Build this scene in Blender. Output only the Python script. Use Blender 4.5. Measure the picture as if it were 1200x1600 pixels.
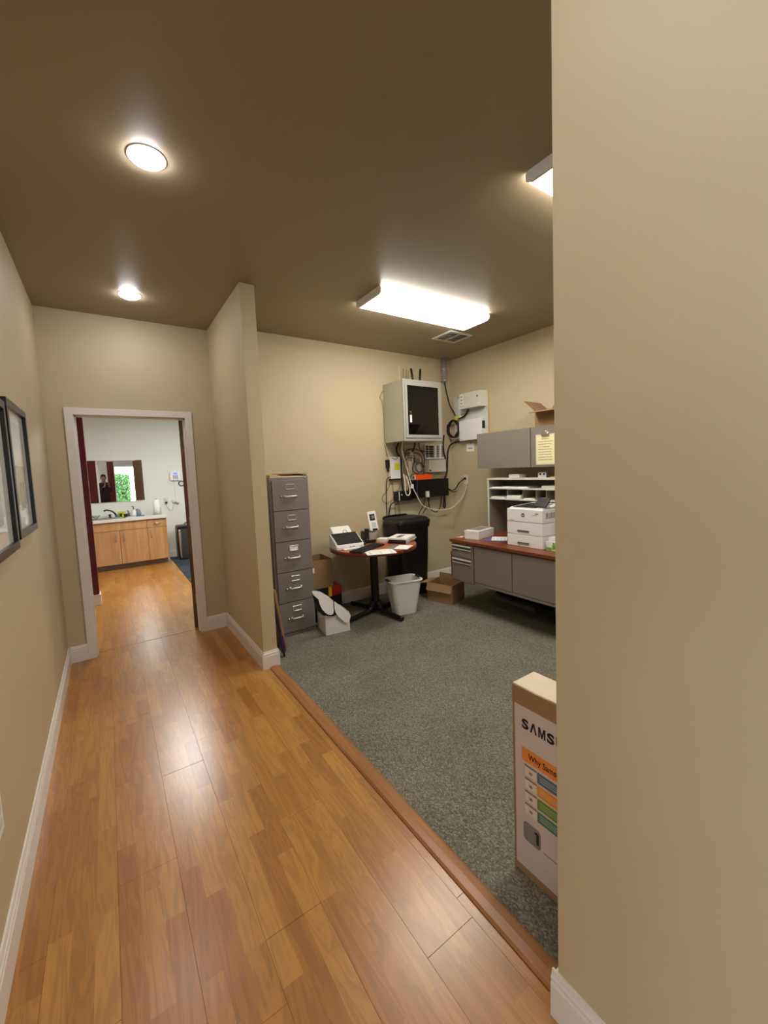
import bpy, bmesh, math, random
from mathutils import Matrix, Vector
PI = math.pi
rnd = random.Random(7)
SC = bpy.context.scene
for o in list(bpy.data.objects): bpy.data.objects.remove(o, do_unlink=True)
COL = SC.collection

# ------------------------------------------------------------------ camera
cam_d = bpy.data.cameras.new('camera'); cam = bpy.data.objects.new('camera', cam_d); COL.objects.link(cam)
YAW, PITCH, ROLL, FPX = -0.593443, -0.079808, 0.041412, 633.876
def _rz(a): return Matrix.Rotation(a, 3, 'Z')
def _rx(a): return Matrix.Rotation(a, 3, 'X')
def _ry(a): return Matrix.Rotation(a, 3, 'Y')
R3 = _rz(YAW) @ _rx(PITCH) @ _ry(ROLL)          # columns: image-right, forward, image-up
right, fwd, up = R3.col[0], R3.col[1], R3.col[2]
M = Matrix((right, up, -fwd)).transposed().to_4x4()
M.translation = Vector((0, 0, 1.5))
cam.matrix_world = M
cam_d.sensor_fit = 'VERTICAL'; cam_d.sensor_height = 36; cam_d.sensor_width = 27
cam_d.lens = FPX * 36 / 1600
cam_d.shift_x = 2.8 / 1600; cam_d.shift_y = -17.5 / 1600
cam_d.clip_start = 0.004; cam_d.clip_end = 200
SC.camera = cam

# ------------------------------------------------------------------ world, exposure, light levels
W = bpy.data.worlds.new('world'); SC.world = W; W.use_nodes = True
wn = W.node_tree; wn.nodes.clear()
wo = wn.nodes.new('ShaderNodeOutputWorld'); wb = wn.nodes.new('ShaderNodeBackground')
wb.inputs[0].default_value = (0.93, 0.97, 1.0, 1); wb.inputs[1].default_value = 8.3
wn.links.new(wb.outputs[0], wo.inputs[0])
SC.view_settings.view_transform = 'Standard'; SC.view_settings.look = 'None'
SC.view_settings.exposure = 0.0; SC.view_settings.gamma = 1.0; SC.view_settings.use_curve_mapping = False
E_FLUOR, E_RECESS, E_KITCHEN = 24.0, 105.0, 36.0
C_FLUOR, C_RECESS, C_KITCHEN = (1.0, 0.96, 0.87), (0.97, 0.97, 1.0), (1.0, 1.0, 0.97)

# ------------------------------------------------------------------ materials
def lin(c):
    return tuple((v / 255 / 12.92) if v / 255 <= 0.04045 else ((v / 255 + 0.055) / 1.055) ** 2.4 for v in c)
def mat(name, rgb, rough=0.6, metal=0.0, noise=0.0, nscale=30.0, bump=0.0, bscale=200.0, coat=0.0, emit=None, estr=0.0, trans=0.0, spec=0.5, ior=1.45, alpha=1.0):
    m = bpy.data.materials.new(name); m.use_nodes = True
    nt = m.node_tree; b = nt.nodes['Principled BSDF']
    c = lin(rgb)
    b.inputs['Base Color'].default_value = (*c, 1)
    b.inputs['Roughness'].default_value = rough; b.inputs['Metallic'].default_value = metal
    b.inputs['Coat Weight'].default_value = coat; b.inputs['Transmission Weight'].default_value = trans
    b.inputs['Specular IOR Level'].default_value = spec; b.inputs['IOR'].default_value = ior
    b.inputs['Alpha'].default_value = alpha
    if emit is not None:
        b.inputs['Emission Color'].default_value = (*emit, 1); b.inputs['Emission Strength'].default_value = estr
    if noise or bump:
        g = nt.nodes.new('ShaderNodeNewGeometry')
    if noise:
        n = nt.nodes.new('ShaderNodeTexNoise'); n.inputs['Scale'].default_value = nscale; n.inputs['Detail'].default_value = 4
        nt.links.new(g.outputs['Position'], n.inputs['Vector'])
        r = nt.nodes.new('ShaderNodeMapRange'); r.inputs['From Min'].default_value = 0.25; r.inputs['From Max'].default_value = 0.75
        r.inputs['To Min'].default_value = 1 - noise; r.inputs['To Max'].default_value = 1 + noise
        nt.links.new(n.outputs['Fac'], r.inputs['Value'])
        x = nt.nodes.new('ShaderNodeVectorMath'); x.operation = 'SCALE'; x.inputs[0].default_value = c
        nt.links.new(r.outputs[0], x.inputs['Scale']); nt.links.new(x.outputs[0], b.inputs['Base Color'])
    if bump:
        n2 = nt.nodes.new('ShaderNodeTexNoise'); n2.inputs['Scale'].default_value = bscale; n2.inputs['Detail'].default_value = 3
        nt.links.new(g.outputs['Position'], n2.inputs['Vector'])
        bp = nt.nodes.new('ShaderNodeBump'); bp.inputs['Strength'].default_value = bump; bp.inputs['Distance'].default_value = 0.002
        nt.links.new(n2.outputs['Fac'], bp.inputs['Height']); nt.links.new(bp.outputs[0], b.inputs['Normal'])
    return m

def wood_floor_mat():
    m = bpy.data.materials.new('oak_laminate'); m.use_nodes = True
    nt = m.node_tree; b = nt.nodes['Principled BSDF']; N = nt.nodes.new; L = nt.links.new
    g = N('ShaderNodeNewGeometry')
    sep = N('ShaderNodeSeparateXYZ'); L(g.outputs['Position'], sep.inputs[0])
    com = N('ShaderNodeCombineXYZ')                                  # printed staves run along the planks
    ad = N('ShaderNodeMath'); ad.operation = 'ADD'; ad.inputs[1].default_value = 5.0 * 0.065 - 0.112 + 0.065 * 60
    L(sep.outputs['X'], ad.inputs[0]); L(sep.outputs['Y'], com.inputs['X']); L(ad.outputs[0], com.inputs['Y'])
    br = N('ShaderNodeTexBrick'); L(com.outputs[0], br.inputs['Vector'])
    br.inputs['Color1'].default_value = (0, 0, 0, 1); br.inputs['Color2'].default_value = (1, 1, 1, 1)
    br.inputs['Scale'].default_value = 1.0; br.inputs['Mortar Size'].default_value = 0.0
    br.inputs['Brick Width'].default_value = 0.41; br.inputs['Row Height'].default_value = 0.065
    br.inputs['Bias'].default_value = 0.0
    br.offset = 0.37; br.offset_frequency = 2; br.squash = 1.0
    # grain
    mp = N('ShaderNodeMapping'); mp.inputs['Scale'].default_value = (15, 1.5, 1); L(g.outputs['Position'], mp.inputs['Vector'])
    off = N('ShaderNodeVectorMath'); off.operation = 'MULTIPLY_ADD'; off.inputs[1].default_value = (37, 91, 13)
    L(br.outputs['Color'], off.inputs[0]); L(mp.outputs[0], off.inputs[2])
    n1 = N('ShaderNodeTexNoise'); n1.inputs['Scale'].default_value = 1.0; n1.inputs['Detail'].default_value = 5; n1.inputs['Distortion'].default_value = 1.4
    L(off.outputs[0], n1.inputs['Vector'])
    mp2 = N('ShaderNodeMapping'); mp2.inputs['Scale'].default_value = (240, 9, 1); L(g.outputs['Position'], mp2.inputs['Vector'])
    n2 = N('ShaderNodeTexNoise'); n2.inputs['Scale'].default_value = 1.0; n2.inputs['Detail'].default_value = 3
    L(mp2.outputs[0], n2.inputs['Vector'])
    # cathedral rings
    wv = N('ShaderNodeMath'); wv.operation = 'MULTIPLY'; wv.inputs[1].default_value = 34.0; L(n1.outputs['Fac'], wv.inputs[0])
    sn = N('ShaderNodeMath'); sn.operation = 'SINE'; L(wv.outputs[0], sn.inputs[0])
    r1 = N('ShaderNodeMapRange'); r1.inputs['From Min'].default_value = -1; r1.inputs['From Max'].default_value = 1
    r1.inputs['To Min'].default_value = 0.84; r1.inputs['To Max'].default_value = 1.07; L(sn.outputs[0], r1.inputs['Value'])
    r2 = N('ShaderNodeMapRange'); r2.inputs['From Min'].default_value = 0.3; r2.inputs['From Max'].default_value = 0.7
    r2.inputs['To Min'].default_value = 0.94; r2.inputs['To Max'].default_value = 1.05; L(n2.outputs['Fac'], r2.inputs['Value'])
    ramp = N('ShaderNodeValToRGB'); L(br.outputs['Color'], ramp.inputs['Fac'])
    e = ramp.color_ramp.elements
    e[0].position = 0.0; e[0].color = (*lin((162, 106, 46)), 1); e[1].position = 1.0; e[1].color = (*lin((186, 132, 66)), 1)
    k = ramp.color_ramp.elements.new(0.5); k.color = (*lin((174, 119, 54)), 1)
    mu = N('ShaderNodeMath'); mu.operation = 'MULTIPLY'; L(r1.outputs[0], mu.inputs[0]); L(r2.outputs[0], mu.inputs[1])
    sc = N('ShaderNodeVectorMath'); sc.operation = 'SCALE'; L(ramp.outputs['Color'], sc.inputs[0]); L(mu.outputs[0], sc.inputs['Scale'])
    L(sc.outputs[0], b.inputs['Base Color'])
    b.inputs['Roughness'].default_value = 0.285
    b.inputs['Specular IOR Level'].default_value = 0.75
    bp = N('ShaderNodeBump'); bp.inputs['Strength'].default_value = 0.06; bp.inputs['Distance'].default_value = 0.001
    L(n2.outputs['Fac'], bp.inputs['Height']); L(bp.outputs[0], b.inputs['Normal'])
    return m

def carpet_mat(name, dark, light, scale=150.0):
    m = bpy.data.materials.new(name); m.use_nodes = True
    nt = m.node_tree; b = nt.nodes['Principled BSDF']; N = nt.nodes.new; L = nt.links.new
    g = N('ShaderNodeNewGeometry')
    mp = N('ShaderNodeMapping'); mp.inputs['Rotation'].default_value = (0, 0, 0.5); mp.inputs['Scale'].default_value = (scale, scale * 0.62, 1)
    L(g.outputs['Position'], mp.inputs['Vector'])
    v = N('ShaderNodeTexVoronoi'); v.inputs['Scale'].default_value = 1.0; v.inputs['Randomness'].default_value = 0.75
    L(mp.outputs[0], v.inputs['Vector'])
    n = N('ShaderNodeTexNoise'); n.inputs['Scale'].default_value = 3.0; n.inputs['Detail'].default_value = 3; L(g.outputs['Position'], n.inputs['Vector'])
    sp = N('ShaderNodeSeparateXYZ'); L(v.outputs['Color'], sp.inputs[0])
    r = N('ShaderNodeValToRGB'); L(sp.outputs[0], r.inputs['Fac'])
    r.color_ramp.elements[0].color = (*lin(dark), 1); r.color_ramp.elements[1].color = (*lin(light), 1)
    d = N('ShaderNodeMapRange'); d.inputs['From Min'].default_value = 0.0; d.inputs['From Max'].default_value = 0.75
    d.inputs['To Min'].default_value = 1.15; d.inputs['To Max'].default_value = 0.5; L(v.outputs['Distance'], d.inputs['Value'])
    d2 = N('ShaderNodeMapRange'); d2.inputs['From Min'].default_value = 0.3; d2.inputs['From Max'].default_value = 0.7
    d2.inputs['To Min'].default_value = 0.9; d2.inputs['To Max'].default_value = 1.1; L(n.outputs['Fac'], d2.inputs['Value'])
    mu = N('ShaderNodeMath'); mu.operation = 'MULTIPLY'; L(d.outputs[0], mu.inputs[0]); L(d2.outputs[0], mu.inputs[1])
    s = N('ShaderNodeVectorMath'); s.operation = 'SCALE'; L(r.outputs['Color'], s.inputs[0]); L(mu.outputs[0], s.inputs['Scale'])
    L(s.outputs[0], b.inputs['Base Color']); b.inputs['Roughness'].default_value = 0.95; b.inputs['Specular IOR Level'].default_value = 0.1
    bp = N('ShaderNodeBump'); bp.invert = True; bp.inputs['Strength'].default_value = 0.9; bp.inputs['Distance'].default_value = 0.004
    L(v.outputs['Distance'], bp.inputs['Height']); L(bp.outputs[0], b.inputs['Normal'])
    return m

def grain_mat(name, c1, c2, axis='Z', rough=0.4, scale=40.0):
    """veneer: noise streaks stretched along one axis"""
    m = bpy.data.materials.new(name); m.use_nodes = True
    nt = m.node_tree; b = nt.nodes['Principled BSDF']; N = nt.nodes.new; L = nt.links.new
    g = N('ShaderNodeNewGeometry'); mp = N('ShaderNodeMapping')
    s = [scale] * 3; s['XYZ'.index(axis)] = scale * 0.06; mp.inputs['Scale'].default_value = s
    L(g.outputs['Position'], mp.inputs['Vector'])
    n = N('ShaderNodeTexNoise'); n.inputs['Scale'].default_value = 1.0; n.inputs['Detail'].default_value = 4; n.inputs['Distortion'].default_value = 0.8
    L(mp.outputs[0], n.inputs['Vector'])
    r = N('ShaderNodeValToRGB'); L(n.outputs['Fac'], r.inputs['Fac'])
    r.color_ramp.elements[0].position = 0.3; r.color_ramp.elements[0].color = (*lin(c1), 1)
    r.color_ramp.elements[1].position = 0.7; r.color_ramp.elements[1].color = (*lin(c2), 1)
    L(r.outputs['Color'], b.inputs['Base Color']); b.inputs['Roughness'].default_value = rough
    return m

WALLC = (198, 182, 150)
M_ = dict(
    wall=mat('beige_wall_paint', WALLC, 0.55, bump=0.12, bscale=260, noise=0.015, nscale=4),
    ceil=mat('beige_paint_shaded', (156, 140, 115), 0.42, bump=0.10, bscale=260),  # the walls' beige, darkened: the ceiling's dimmer light is in the colour
    trim=mat('white_trim_paint', (232, 224, 216), 0.35),
    kwall=mat('pale_kitchen_paint', (222, 224, 216), 0.6, bump=0.08, bscale=240),
    red=mat('dark_red_paint', (92, 14, 24), 0.5, bump=0.08, bscale=240),
    oak=wood_floor_mat(),
    carpet=carpet_mat('grey_green_loop_carpet', (116, 115, 100), (164, 160, 140), 190),
    slate=carpet_mat('slate_carpet_tile', (52, 58, 66), (84, 92, 100), 120),
    slate2=carpet_mat('pale_slate_carpet_tile', (66, 73, 80), (96, 104, 110), 120),
    tmold=grain_mat('reddish_oak_trim', (146, 96, 54), (172, 118, 70), 'Y', 0.35),
    white=mat('white_plastic', (232, 232, 230), 0.4), offwhite=mat('off_white_enamel', (214, 210, 196), 0.45),
    black=mat('black_plastic', (20, 20, 21), 0.4), blackm=mat('black_matt_steel', (14, 14, 15), 0.35),
    dark=mat('dark_grey_plastic', (40, 40, 42), 0.6, spec=0.25), rubber=mat('black_rubber', (18, 18, 19), 0.6),
    steelgrey=mat('grey_painted_steel', (126, 120, 117), 0.42, noise=0.02, nscale=8),
    chrome=mat('brushed_chrome', (205, 203, 200), 0.25, 1.0), zinc=mat('zinc_conduit', (176, 174, 170), 0.35, 0.5, noise=0.06, nscale=40),
    paper=mat('white_paper', (238, 236, 232), 0.8), card=mat('kraft_cardboard', (154, 120, 84), 0.85, noise=0.06, nscale=24),
    cardin=mat('kraft_cardboard_inside', (150, 118, 82), 0.9, noise=0.05, nscale=30), manila=mat('manila_folder', (206, 176, 132), 0.8, noise=0.05, nscale=14),
    whitecard=mat('white_board', (236, 236, 234), 0.6), redbox=mat('red_print', (178, 22, 24), 0.5), yellow=mat('yellow_print', (236, 182, 40), 0.5),
    ytag=mat('yellow_sticker', (226, 214, 40), 0.6), orange=mat('orange_plastic', (236, 84, 16), 0.45),
    deskgrey=mat('grey_laminate', (131, 122, 112), 0.5, noise=0.02, nscale=60), deskgrey_d=mat('dark_grey_laminate', (94, 93, 93), 0.6, spec=0.3), cabgrey=mat('warm_grey_enamel', (188, 186, 168), 0.45), cabframe=mat('grey_green_enamel', (160, 158, 148), 0.4), nickel=mat('satin_nickel', (206, 204, 200), 0.35, 0.6),
    cherry=grain_mat('cherry_laminate', (146, 78, 46), (174, 100, 62), 'Y', 0.35), cherry_e=mat('cherry_edge', (126, 56, 32), 0.35), desktop=grain_mat('cherry_desk_laminate', (104, 48, 26), (128, 64, 36), 'Y', 0.35),
    board=grain_mat('brown_board', (92, 48, 26), (116, 64, 38), 'Z', 0.5),
    maple=grain_mat('maple_veneer', (182, 132, 84), (206, 158, 110), 'Z', 0.4, 22), doorwood=grain_mat('brown_door_veneer', (92, 62, 38), (120, 84, 52), 'Z', 0.4),
    laminate=mat('white_counter', (226, 226, 222), 0.35, noise=0.03, nscale=160), toe=mat('grey_toe_kick', (120, 108, 100), 0.7),
    mirror=mat('mirror_silver', (236, 240, 240), 0.0, 1.0), glassy=mat('picture_glass_print', (206, 206, 198), 0.5, coat=1.0),
    matb=mat('picture_mount', (226, 226, 220), 0.5, coat=1.0), artdark=mat('picture_grey_print', (120, 118, 110), 0.5, coat=1.0),
    artmid=mat('picture_sage_print', (150, 152, 138), 0.5, coat=1.0),
    frameb=mat('black_frame_wood', (24, 22, 22), 0.3), frameedge=mat('charcoal_frame_face', (62, 58, 56), 0.25),
    stainless=mat('dark_stainless', (120, 122, 126), 0.3, 1.0), bright=mat('polished_stainless', (225, 225, 228), 0.18, 1.0),
    acrylic=mat('clear_acrylic', (240, 244, 246), 0.03, trans=1.0, ior=1.2), pane=mat('window_glass', (250, 252, 255), 0.0, trans=1.0, ior=1.03),
    bluesc=mat('blue_screen', (60, 90, 200), 0.3, emit=(0.12, 0.22, 0.9), estr=1.2),
    sponge=mat('lime_sponge', (206, 206, 40), 0.9), greybl=mat('blue_grey_plastic', (128, 136, 150), 0.4), green=mat('green_print', (112, 176, 40), 0.55),
    pink=mat('pink_card', (206, 150, 146), 0.7), bluep=mat('blue_print', (84, 88, 130), 0.6), greyp=mat('grey_print', (120, 118, 116), 0.6), ink=mat('black_ink', (22, 20, 20), 0.6),
    cream=mat('cream_card', (226, 210, 186), 0.8, noise=0.03, nscale=20), clipy=mat('yellowed_paper', (238, 226, 176), 0.75), tvlabel=mat('pale_box_label', (206, 190, 182), 0.55),
    t_orange=mat('orange_band', (232, 138, 62), 0.55), t_blue=mat('slate_blue_bar', (84, 108, 130), 0.55), t_amber=mat('amber_bar', (222, 146, 46), 0.55), t_green=mat('leaf_green_bar', (104, 138, 58), 0.55), t_teal=mat('teal_bar', (72, 124, 104), 0.55), t_pale=mat('pale_cell', (222, 210, 190), 0.55), t_grey=mat('silver_print', (128, 122, 116), 0.4),
    purple=mat('dark_purple_cloth', (52, 30, 66), 0.8), beigecable=mat('cream_cable', (222, 212, 190), 0.5), greycable=mat('grey_cable', (120, 112, 102), 0.6), bluecable=mat('blue_grey_cable', (74, 78, 100), 0.5),
    skin=mat('skin', (150, 104, 80), 0.6), hair=mat('black_hair', (18, 15, 14), 0.7), jacket=mat('dark_plum_jacket', (48, 30, 44), 0.9, noise=0.06, nscale=60), trousers=mat('dark_trousers', (30, 32, 40), 0.9), leafm=mat('leaf_green', (112, 158, 96), 0.8),
    fluor=mat('fluorescent_diffuser', (255, 255, 255), 0.4, emit=C_FLUOR, estr=E_FLUOR), recess=mat('led_lens', (255, 255, 255), 0.4, emit=C_RECESS, estr=E_RECESS),
    kfluor=mat('kitchen_diffuser', (255, 255, 255), 0.4, emit=C_KITCHEN, estr=E_KITCHEN), ventd=mat('vent_void', (40, 36, 32), 0.9), orangelamp=mat('orange_sticker', (240, 110, 30), 0.6),
)

# ------------------------------------------------------------------ mesh helpers
def BM(): return bmesh.new()
def box(bm, x0, x1, y0, y1, z0, z1, bev=0.0, seg=2, mtx=None):
    r = bmesh.ops.create_cube(bm, size=1.0)
    vs = r['verts']
    for v in vs:
        v.co = Vector(((x0 + x1) / 2 + v.co.x * (x1 - x0), (y0 + y1) / 2 + v.co.y * (y1 - y0), (z0 + z1) / 2 + v.co.z * (z1 - z0)))
    if bev:
        es = list({e for v in vs for e in v.link_edges})
        r2 = bmesh.ops.bevel(bm, geom=es, offset=bev, segments=seg, profile=0.7, affect='EDGES')
        vs = list({v for f in r2['faces'] for v in f.verts} | {v for v in vs if v.is_valid})
    if mtx is not None:
        bmesh.ops.transform(bm, matrix=mtx, verts=vs)
    return vs
def bx(*a, **k):
    bm = BM(); box(bm, *a, **k); return bm
def prism(bm, pts, n):
    """closed outline pts (3D) extruded by vector n"""
    n = Vector(n)
    a = [bm.verts.new(Vector(p)) for p in pts]; b = [bm.verts.new(Vector(p) + n) for p in pts]
    bm.faces.new(a); bm.faces.new(list(reversed(b)))
    k = len(a)
    for i in range(k): bm.faces.new([a[i], b[i], b[(i + 1) % k], a[(i + 1) % k]])
    bmesh.ops.recalc_face_normals(bm, faces=bm.faces[:])
    return a + b
def smooth_path(P, sub=6):
    P = [Vector(p) for p in P]
    if len(P) < 3: return P
    out = []
    for i in range(len(P) - 1):
        p0, p1, p2, p3 = P[max(i - 1, 0)], P[i], P[i + 1], P[min(i + 2, len(P) - 1)]
        for k in range(sub):
            t = k / sub
            out.append(0.5 * ((2 * p1) + (-p0 + p2) * t + (2 * p0 - 5 * p1 + 4 * p2 - p3) * t * t + (-p0 + 3 * p1 - 3 * p2 + p3) * t ** 3))
    out.append(P[-1]); return out
def tube(bm, P, r, seg=8, sub=6, smooth=True, closed=False):
    P = smooth_path(P, sub) if smooth else [Vector(p) for p in P]
    rings = []; ref = None; n = len(P)
    for i, p in enumerate(P):
        if closed: t = P[(i + 1) % n] - P[i - 1]
        else: t = P[min(i + 1, n - 1)] - P[max(i - 1, 0)]
        t.normalize()
        if ref is None:
            ref = t.orthogonal().normalized()
        else:
            ref = (ref - t * ref.dot(t))
            ref = ref.normalized() if ref.length > 1e-6 else t.orthogonal().normalized()
        s = t.cross(ref)
        rr = r[min(i, len(r) - 1)] if isinstance(r, (list, tuple)) else r
        rings.append([bm.verts.new(p + (ref * math.cos(2 * PI * k / seg) + s * math.sin(2 * PI * k / seg)) * rr) for k in range(seg)])
    rng = range(n) if closed else range(n - 1)
    for i in rng:
        a, b = rings[i], rings[(i + 1) % n]
        for k in range(seg): bm.faces.new([a[k], a[(k + 1) % seg], b[(k + 1) % seg], b[k]])
    if not closed:
        bm.faces.new(list(reversed(rings[0]))); bm.faces.new(rings[-1])
    for f in bm.faces: f.smooth = True
    return bm
def tb(P, r, **k): return tube(BM(), P, r, **k)
def lathe(bm, prof, c=(0, 0, 0), seg=32, smooth=True):
    c = Vector(c); rings = []
    for r, z in prof:
        if r < 1e-6: rings.append([bm.verts.new(c + Vector((0, 0, z)))])
        else: rings.append([bm.verts.new(c + Vector((r * math.cos(2 * PI * k / seg), r * math.sin(2 * PI * k / seg), z))) for k in range(seg)])
    fs = []
    for a, b in zip(rings, rings[1:]):
        for k in range(seg):
            k2 = (k + 1) % seg
            q = [a[k % len(a)], a[k2 % len(a)], b[k2 % len(b)], b[k % len(b)]]
            u = []
            for v in q:
                if v not in u: u.append(v)
            if len(u) > 2: fs.append(bm.faces.new(u))
    for f in fs: f.smooth = smooth
    bmesh.ops.recalc_face_normals(bm, faces=bm.faces[:])
    return bm
def lt(prof, c=(0, 0, 0), seg=32, **k): return lathe(BM(), prof, c, seg, **k)
def rrect(cx, cy, w, d, r, z, n=5):
    out = []
    for sx, sy, a0 in ((1, 1, 0), (-1, 1, PI / 2), (-1, -1, PI), (1, -1, 1.5 * PI)):
        for k in range(n + 1):
            a = a0 + k / n * PI / 2
            out.append(Vector((cx + sx * (w / 2 - r) + r * math.cos(a), cy + sy * (d / 2 - r) + r * math.sin(a), z)))
    return out
def loft(bm, rings, cap0=True, cap1=True, smooth=False):
    R = [[bm.verts.new(p) for p in ring] for ring in rings]; n = len(R[0])
    for a, b in zip(R, R[1:]):
        for k in range(n):
            f = bm.faces.new([a[k], a[(k + 1) % n], b[(k + 1) % n], b[k]]); f.smooth = smooth
    if cap0: bm.faces.new(list(reversed(R[0])))
    if cap1: bm.faces.new(R[-1])
    bmesh.ops.recalc_face_normals(bm, faces=bm.faces[:])
    return bm

WM = {}
def obj(name, bm, m, parent=None, world=True):
    """links a bmesh as ONE mesh; its coordinates are world ones unless world=False (then the parent's)"""
    P = WM.get(parent.name, Matrix()) if parent else Matrix()
    if parent and world: bm.transform(P.inverted())
    me = bpy.data.meshes.new(name); bm.to_mesh(me); bm.free()
    for mm in (m if isinstance(m, (list, tuple)) else [m]): me.materials.append(mm)
    o = bpy.data.objects.new(name, me); COL.objects.link(o)
    if parent: o.parent = parent
    WM[o.name] = P.copy()
    return o
def tag(o, label, cat, group=None):
    o['label'] = label; o['category'] = cat
    if group: o['group'] = group
    return o
def thing(name, label, cat, loc=(0, 0, 0), rz=0.0, group=None):
    o = bpy.data.objects.new(name, None); o.empty_display_size = 0.05; COL.objects.link(o)
    o.location = loc; o.rotation_euler = (0, 0, rz)
    WM[o.name] = Matrix.Translation(Vector(loc)) @ Matrix.Rotation(rz, 4, 'Z')
    return tag(o, label, cat, group)
def struct(name, bm, m, parent=None):
    o = obj(name, bm, m, parent)
    if parent is None: o['kind'] = 'structure'
    return o
def struct_empty(name, loc=(0, 0, 0)):
    o = bpy.data.objects.new(name, None); o.empty_display_size = 0.05; COL.objects.link(o); o.location = loc
    WM[o.name] = Matrix.Translation(Vector(loc)); o['kind'] = 'structure'; return o
def lbl(o, s): o['label'] = s; return o
def single(name, bm, m, label, cat, loc=None, group=None):
    """a thing that is one mesh; coordinates in world space, origin moved to loc"""
    if loc is not None: bm.transform(Matrix.Translation(-Vector(loc)))
    o = obj(name, bm, m)
    if loc is not None: o.location = loc; WM[o.name] = Matrix.Translation(Vector(loc))
    return tag(o, label, cat, group)
def text_bm(s, size, mtx, extrude=0.0003, offset=0.0, shear=0.0, align='LEFT'):
    cu = bpy.data.curves.new('tmp_text', 'FONT'); cu.body = s; cu.size = size; cu.extrude = extrude; cu.offset = offset; cu.shear = shear
    cu.align_x = align; cu.resolution_u = 4
    o = bpy.data.objects.new('tmp_text', cu); COL.objects.link(o)
    dg = bpy.context.evaluated_depsgraph_get(); me = bpy.data.meshes.new_from_object(o.evaluated_get(dg))
    bm = BM(); bm.from_mesh(me); bpy.data.objects.remove(o); bpy.data.curves.remove(cu); bpy.data.meshes.remove(me)
    bm.transform(mtx); return bm
def face_mx(x, y, z):   # lettering on a face whose normal is -X (reads towards -Y)
    return Matrix(((0, 0, -1, x), (-1, 0, 0, y), (0, 1, 0, z), (0, 0, 0, 1)))
def copy_tree(o, loc=None, label=None):
    c = o.copy(); COL.objects.link(c)
    for ch in list(o.children):
        d = ch.copy(); COL.objects.link(d); d.parent = c
        for g in list(ch.children):
            e = g.copy(); COL.objects.link(e); e.parent = d
    if loc is not None: c.location = loc
    if label: c['label'] = label
    return c

# ------------------------------------------------------------------ room shell
H = 2.864
XL, YE, XP, YP, XQ, YB, XR, XW, YW = -0.369, 4.162, 0.889, 3.027, 0.997, 3.977, 3.828, 0.898, 0.581
KZ, YK, YEB = 2.60, 8.50, 4.28            # kitchen ceiling, kitchen back wall, rear face of the end wall
RY = -6.5                                   # far wall of the front room behind the viewer
DX0, DX1, DH = -0.182, 0.639, 2.036         # clear door opening

struct('wall_left', bx(XL - 0.11, XL, 0.0, YE, 0, H), M_['wall'])
LX = -4.0                                    # the lobby opens to this side behind the viewer, with a glazed front
bm = BM()
for a, b, c, d in ((RY, 0.0, 0, 0.35), (RY, 0.0, 2.45, H), (RY, -5.0, 0.35, 2.45), (-0.36, 0.0, 0.35, 2.45)): box(bm, LX - 0.1, LX, a, b, c, d)
struct('wall_lobby', bm, M_['kwall'])
struct('wall_lobby', bx(LX, XL - 0.11, 0.0, 0.1, 0, H), M_['kwall'])
bm = BM()
box(bm, -1.7, DX0 - 0.02, YE, YEB, 0, H); box(bm, DX1 + 0.02, 3.1, YE, YEB, 0, H); box(bm, DX0 - 0.02, DX1 + 0.02, YE, YEB, DH + 0.02, H)
struct('wall_end', bm, M_['wall'])
struct('wall_partition', bx(XP, XQ, YP, YE, 0, H, 0.003), M_['wall'])
struct('wall_back', bx(XQ, XR + 0.1, YB, YB + 0.1, 0, H), M_['wall'])
struct('wall_right', bx(XR, XR + 0.1, RY, YB, 0, H), M_['wall'])
struct('wall_near', bx(XW, XW + 0.106, -1.3, YW, 0, H, 0.003), M_['wall'])
struct('wall_front', bx(XW + 0.106, XR, -1.3, -1.2, 0, H), M_['wall'])
WX0, WX1, WZ0, WZ1 = 0.30, 1.60, 0.45, 2.35
bm = BM()
box(bm, LX - 0.1, WX0, RY - 0.1, RY, 0, H); box(bm, WX1, XR + 0.1, RY - 0.1, RY, 0, H)
box(bm, WX0, WX1, RY - 0.1, RY, 0, WZ0); box(bm, WX0, WX1, RY - 0.1, RY, WZ1, H)
struct('wall_far', bm, M_['kwall'])
struct('wall_kitchen_back', bx(-1.7, 3.1, YK, YK + 0.1, 0, KZ), M_['kwall'])
struct('wall_kitchen_left', bx(-1.7, -1.6, YEB, YK, 0, KZ), M_['kwall'])
struct('wall_kitchen_right', bx(3.0, 3.1, YEB, YK, 0, KZ), M_['kwall'])
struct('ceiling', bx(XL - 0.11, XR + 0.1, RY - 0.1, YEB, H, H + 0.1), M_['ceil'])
struct('ceiling', bx(LX - 0.1, XL - 0.11, RY - 0.1, 0.1, H, H + 0.1), M_['kwall'])
struct('ceiling', bx(-1.7, 3.1, YEB, YK + 0.1, KZ, KZ + 0.1), M_['kwall'])
# red pier in the kitchen and red pier of the front room (both seen in the mirror)
p = struct('wall_pier', bx(-0.335, -0.18, 5.90, 6.05, 0, KZ), M_['red'])
struct('wall_pier', bx(0.04, 0.25, -1.75, -1.55, 0, H), M_['red'])

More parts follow.
